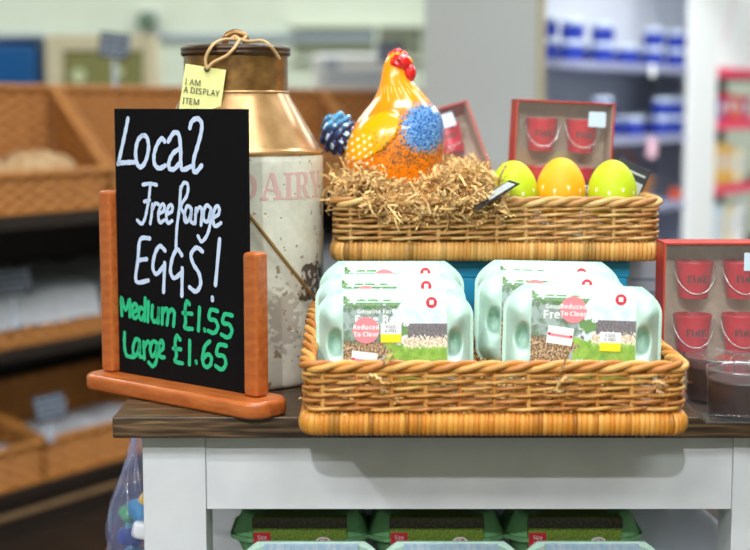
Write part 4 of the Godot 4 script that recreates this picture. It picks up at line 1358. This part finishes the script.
func packet(label: String, s: Vector3, m: Material, t: float, y: float, z: float) -> void:
	var o := thing("product_packet", label, "packet", along(SHELF, t, y, z), Vector3(0, AISLE, 0), "packets on the shelves at the right")
	part(o, "carton", box(s, 0.004, Vector3(0, s.y / 2, 0)), m)
	part(o, "printed_panel", box(Vector3(s.x * 0.7, s.y * 0.4, 0.001), 0.0003), M.paper_grey, Vector3(0, s.y * 0.55, s.z / 2 + 0.0004))

# ---------------------------------------------------------------- materials table
func make_materials() -> void:
	M.white = mat(Color8(232, 232, 230), 0.55)
	M.glow = mat(Color8(255, 252, 245), 0.6)
	M.glow.emission_enabled = true
	M.glow.emission = Color(1.0, 0.985, 0.95)
	M.glow.emission_energy_multiplier = 2.0
	M.wall = nmat(Color8(206, 213, 194), Color8(216, 222, 204), Vector3(0.6, 0.6, 0.6), 0.85, 0.02, 3)
	M.pillar = mat(Color8(205, 206, 204), 0.8)
	M.hatch = mat(Color8(112, 116, 96), 0.35)
	M.floor = nmat(Color8(44, 33, 25), Color8(66, 50, 38), Vector3(0.8, 0.8, 5.0), 0.45, 0.02, 8)
	M.plank = [nmat(Color8(30, 20, 12), Color8(142, 112, 74), Vector3(1.6, 30, 30), 0.4, 0.02, 14, 0.0, Color8(72, 52, 34), 0.5), nmat(Color8(34, 24, 15), Color8(128, 100, 66), Vector3(1.4, 34, 34), 0.4, 0.02, 19, 0.0, Color8(68, 49, 32), 0.45)]
	M.paint = nmat(Color8(216, 216, 218), Color8(228, 228, 229), Vector3(3, 3, 3), 0.45, 0.02, 6)
	M.bluegrey = mat(Color8(150, 160, 178), 0.7)
	M.orange_wood = nmat(Color8(164, 80, 34), Color8(198, 112, 54), Vector3(4, 18, 18), 0.3, 0.02, 23)
	M.blackboard = mat(Color8(13, 11, 13), 0.8, 0.0, 0.25)
	M.chalk_white = mat(Color8(205, 218, 242), 0.8)
	M.chalk_green = mat(Color8(38, 190, 130), 0.8)
	M.tin_tan = nmat(Color8(150, 108, 62), Color8(200, 160, 108), Vector3(7, 7, 7), 0.26, 0.02, 31, 0.45)
	M.tin_brown = nmat(Color8(104, 72, 38), Color8(168, 122, 66), Vector3(9, 9, 9), 0.22, 0.02, 32, 0.5)
	M.tin_dark = nmat(Color8(48, 32, 20), Color8(92, 62, 36), Vector3(12, 12, 12), 0.34, 0.02, 33, 0.3)
	M.brass = mat(Color8(176, 138, 84), 0.35, 0.6)
	M.faded_red = mat(Color8(214, 172, 164), 0.7)
	M.tag_yellow = nmat(Color8(226, 222, 138), Color8(236, 232, 156), Vector3(30, 30, 30), 0.8, 0.02, 35)
	M.twine = nmat(Color8(176, 134, 84), Color8(222, 188, 138), Vector3(160, 160, 160), 0.85, 0.03, 36)
	M.shred = vmat(0.75)
	M.ink = mat(Color8(40, 36, 38), 0.6)
	M.pulp = nmat(Color8(186, 214, 198), Color8(202, 228, 213), Vector3(20, 20, 20), 0.85, 0.03, 41)
	M.pulp_green = nmat(Color8(110, 166, 112), Color8(134, 188, 134), Vector3(20, 20, 20), 0.85, 0.03, 42)
	M.grass_print = nmat(Color8(92, 118, 36), Color8(158, 178, 70), Vector3(26, 26, 26), 0.5, 0.04, 43)
	M.dark_print = nmat(Color8(34, 30, 20), Color8(92, 78, 50), Vector3(30, 30, 30), 0.5, 0.03, 53)
	M.paper = mat(Color8(244, 244, 244), 0.6)
	M.paper_blue = mat(Color8(206, 224, 236), 0.6)
	M.paper_grey = mat(Color8(200, 202, 206), 0.6)
	M.paper_green = mat(Color8(226, 232, 186), 0.6)
	M.paper_cloth = nmat(Color8(206, 206, 212), Color8(226, 226, 230), Vector3(4, 4, 4), 0.8, 0.02, 44)
	M.red_print = mat(Color8(214, 44, 58), 0.5)
	M.pink_sticker = mat(Color8(244, 138, 144), 0.5)
	M.yellow_print = mat(Color8(250, 222, 20), 0.5)
	M.beak = mat(Color8(246, 160, 40), 0.25)
	M.kraft = nmat(Color8(196, 174, 152), Color8(212, 192, 170), Vector3(12, 12, 12), 0.8, 0.03, 45)
	M.red_card = mat(Color8(184, 56, 42), 0.45)
	M.orange_red = mat(Color8(226, 92, 56), 0.5)
	M.bucket = mat(Color8(206, 18, 48), 0.28)
	M.wire = mat(Color8(210, 208, 206), 0.25, 0.9)
	M.film = clear(Color(1, 1, 1), 0.02, 0.03)
	M.clear_thick = clear(Color(0.95, 0.97, 1.0), 0.02, 0.03)
	M.acrylic = clear(Color(0.9, 0.94, 1.0), 0.35, 0.15)
	M.bag_film = clear(Color(0.74, 0.76, 0.97), 0.14, 0.14)
	M.teal = mat(Color8(20, 146, 188), 0.45)
	M.lavender = mat(Color8(196, 198, 212), 0.7)
	M.black_plastic = mat(Color8(24, 24, 28), 0.4)
	M.grey_print = mat(Color8(176, 182, 178), 0.5)
	M.navy = mat(Color8(52, 58, 88), 0.5)
	M.chocolate = nmat(Color8(34, 18, 14), Color8(64, 36, 26), Vector3(40, 40, 40), 0.45, 0.03, 46)
	M.dark_wood = nmat(Color8(26, 16, 10), Color8(46, 30, 18), Vector3(2, 14, 14), 0.55, 0.02, 47)
	M.mid_wood = nmat(Color8(128, 98, 66), Color8(152, 120, 84), Vector3(2, 14, 14), 0.55, 0.02, 48)
	M.cane_far = nmat(Color8(150, 88, 34), Color8(226, 156, 80), Vector3(8, 24, 8), 0.5, 0.02, 49)
	M.crust = nmat(Color8(176, 124, 74), Color8(232, 208, 168), Vector3(7, 7, 7), 0.8, 0.02, 50)
	M.cream = mat(Color8(232, 220, 184), 0.6)
	M.olive = mat(Color8(150, 148, 92), 0.25)
	M.blue_plastic = mat(Color8(6, 92, 158), 0.35)
	M.blue_dark = mat(Color8(16, 52, 96), 0.4)
	M.green_dark = mat(Color8(96, 118, 96), 0.5)
	M.steel_blue = mat(Color8(148, 162, 178), 0.5)
	M.pale_metal = mat(Color8(206, 210, 220), 0.5)
	M.shelf_edge = mat(Color8(150, 152, 178), 0.45)
	M.beige = mat(Color8(190, 178, 150), 0.6)
	M.blue_jar = mat(Color8(34, 54, 150), 0.15)
	M.lid_white = mat(Color8(214, 226, 246), 0.3)
	M.pink_pale = mat(Color8(236, 190, 206), 0.5)
	M.pink_edge = mat(Color8(230, 60, 100), 0.4)
	M.magenta = mat(Color8(206, 40, 110), 0.4)
	M.purple = mat(Color8(110, 60, 140), 0.4)
	M.yellow_box = mat(Color8(222, 172, 78), 0.5)

func _ready() -> void:
	set_camera()
	make_materials()
	set_light()
	build_room()
	build_table()
	build_sign()
	build_churn()
	var honey := [Color8(212, 138, 50), Color8(232, 166, 76), Color8(194, 114, 36)]
	var straw := [Color8(206, 150, 76), Color8(222, 174, 100), Color8(188, 126, 56)]
	build_basket("wicker_basket", "honey wicker basket of egg cartons overhanging the table front", Vector3(0.1155, T, -1.3707 - BD / 2), honey, 61, 0.026)
	build_basket("wicker_basket", "paler wicker basket raised at the back with the ceramic hen and painted eggs", Vector3(0.1382, 0.8915, -1.633 - BD / 2), straw, 62, 0.0)
	build_carton_meshes()
	# cartons: three leaning in a row at the left, three at the right
	var lean := -0.10
	build_carton("front egg carton of the left row with pink reduced sticker and yellow price", Vector3(0.0200, 0.8300, -1.454), Vector3(lean, 0.0, 0.0), 0, [["pink", 0.22, 0.46], ["price", 0.46, 0.49], ["white", 0.20, 0.82]])
	build_carton("middle egg carton of the left row between two cartons", Vector3(0.0165, 0.8375, -1.523), Vector3(lean, 0.02, 0.0), 0, [["pink", 0.24, 0.28]])
	build_carton("rear egg carton of the left row nearest the teal box", Vector3(0.0185, 0.8440, -1.588), Vector3(lean, 0.0, 0.0), 0, [["pink", 0.42, 0.24]])
	build_carton("front egg carton of the right row with white sticker and pink reduced sticker", Vector3(0.2095, 0.8340, -1.454), Vector3(lean, -0.10, -0.02), 0, [["pink", 0.40, 0.27], ["white", 0.28, 0.58], ["price", 0.76, 0.63]])
	build_carton("middle egg carton of the right row with its pink sticker half hidden", Vector3(0.1870, 0.8400, -1.524), Vector3(lean, -0.12, -0.01), 0, [["pink", 0.33, 0.24]])
	build_carton("rear egg carton of the right row without any pink sticker", Vector3(0.1900, 0.8440, -1.590), Vector3(lean, -0.10, -0.01), 0, [])
	# paper shreds
	rng.seed = 5
	var low := single("paper_shreds", shred_mesh(2400, func(k): return Vector3([0.060, 0.148, -0.11][k % 3] + rng.randf() * 0.008, 0.045 + rng.randf() * 0.03, BD / 2 + 0.001 + rng.randf() * 0.004) if k < 14 else Vector3(rng.randf_range(-0.170, 0.170), 0.012 + rng.randf() * 0.032, rng.randf_range(-0.112, 0.112)), 71), M.shred, "crinkled brown paper shreds lining the lower wicker basket", "paper shreds", Vector3(0.1155, T, -1.3707 - BD / 2))
	low.set_meta("kind", "stuff")
	var heap := single("paper_shreds", shred_mesh(6500, heap_place, 72), M.shred, "heap of crinkled brown paper shreds under the ceramic hen", "paper shreds", Vector3(0.1382, 0.8915, -1.633 - BD / 2))
	heap.set_meta("kind", "stuff")
	build_hen()
	build_eggs()
	build_boxes()
	build_small()
	build_bag()
	# under the table
	var xs := [-0.084, 0.069, 0.2235]
	var nm := ["left", "middle", "right"]
	for k in 3:
		build_flat_carton("printed green egg carton lying under the table, %s of the upper three" % nm[k], Vector3(xs[k], 0.5540, -1.628), 0.78)
		build_flat_carton("egg carton under the table carrying the %s upper carton" % nm[k], Vector3(xs[k], 0.4850, -1.628), 1.0)
		build_carton("egg carton with pale blue label standing in front under the table, %s of three" % nm[k], Vector3(xs[k] + 0.014, 0.5390, -1.545), Vector3(-0.06, 0, 0), 1, [])
	build_white_sack()
	build_bread()
	build_counters()
	build_jars()

func heap_place(k: int) -> Vector3:
	# a mound round the hen, thinning out over the front rim and under the eggs
	if k < 260:      # wisps over the front rim
		return Vector3(rng.randf_range(-0.150, 0.010), 0.074 - absf(rng.randfn(0.0, 0.012)), BD / 2 - 0.002 + rng.randf() * 0.010)
	if k < 1500:      # bed of the whole basket
		return Vector3(rng.randf_range(-0.172, 0.172), 0.014 + rng.randf() * 0.036, rng.randf_range(-0.110, 0.112))
	var x := rng.randf_range(-0.182, 0.010)
	var z := rng.randf_range(-0.105, 0.112)
	var top := 0.106 - 0.018 * smoothstep(-0.03, 0.0, x) - 0.012 * smoothstep(-0.14, -0.18, x) - 0.024 * exp(-pow((x + 0.098) / 0.034, 2.0))
	return Vector3(x, lerpf(0.045, top, sqrt(rng.randf())), z)

func build_white_sack() -> void:
	var b := MB.new()
	b.grid(40, 24, func(s, t):
		var a: float = TAU * s
		var r := 0.5 + 0.06 * sin(a * 5.0 + t * 4.0) + 0.03 * sin(a * 11.0)
		var q := Vector3(sin(a) * 0.085 * r * 2.0 * sin(PI * clampf(t * 0.96 + 0.03, 0, 1)) , t * 0.145, cos(a) * 0.045 * r * 2.0 * sin(PI * clampf(t * 0.96 + 0.03, 0, 1)))
		return q, true)
	single("paper_sack", b.mesh(), M.lavender, "crumpled white paper sack on the right under the table", "sack", Vector3(0.325, 0.4855, -1.70))
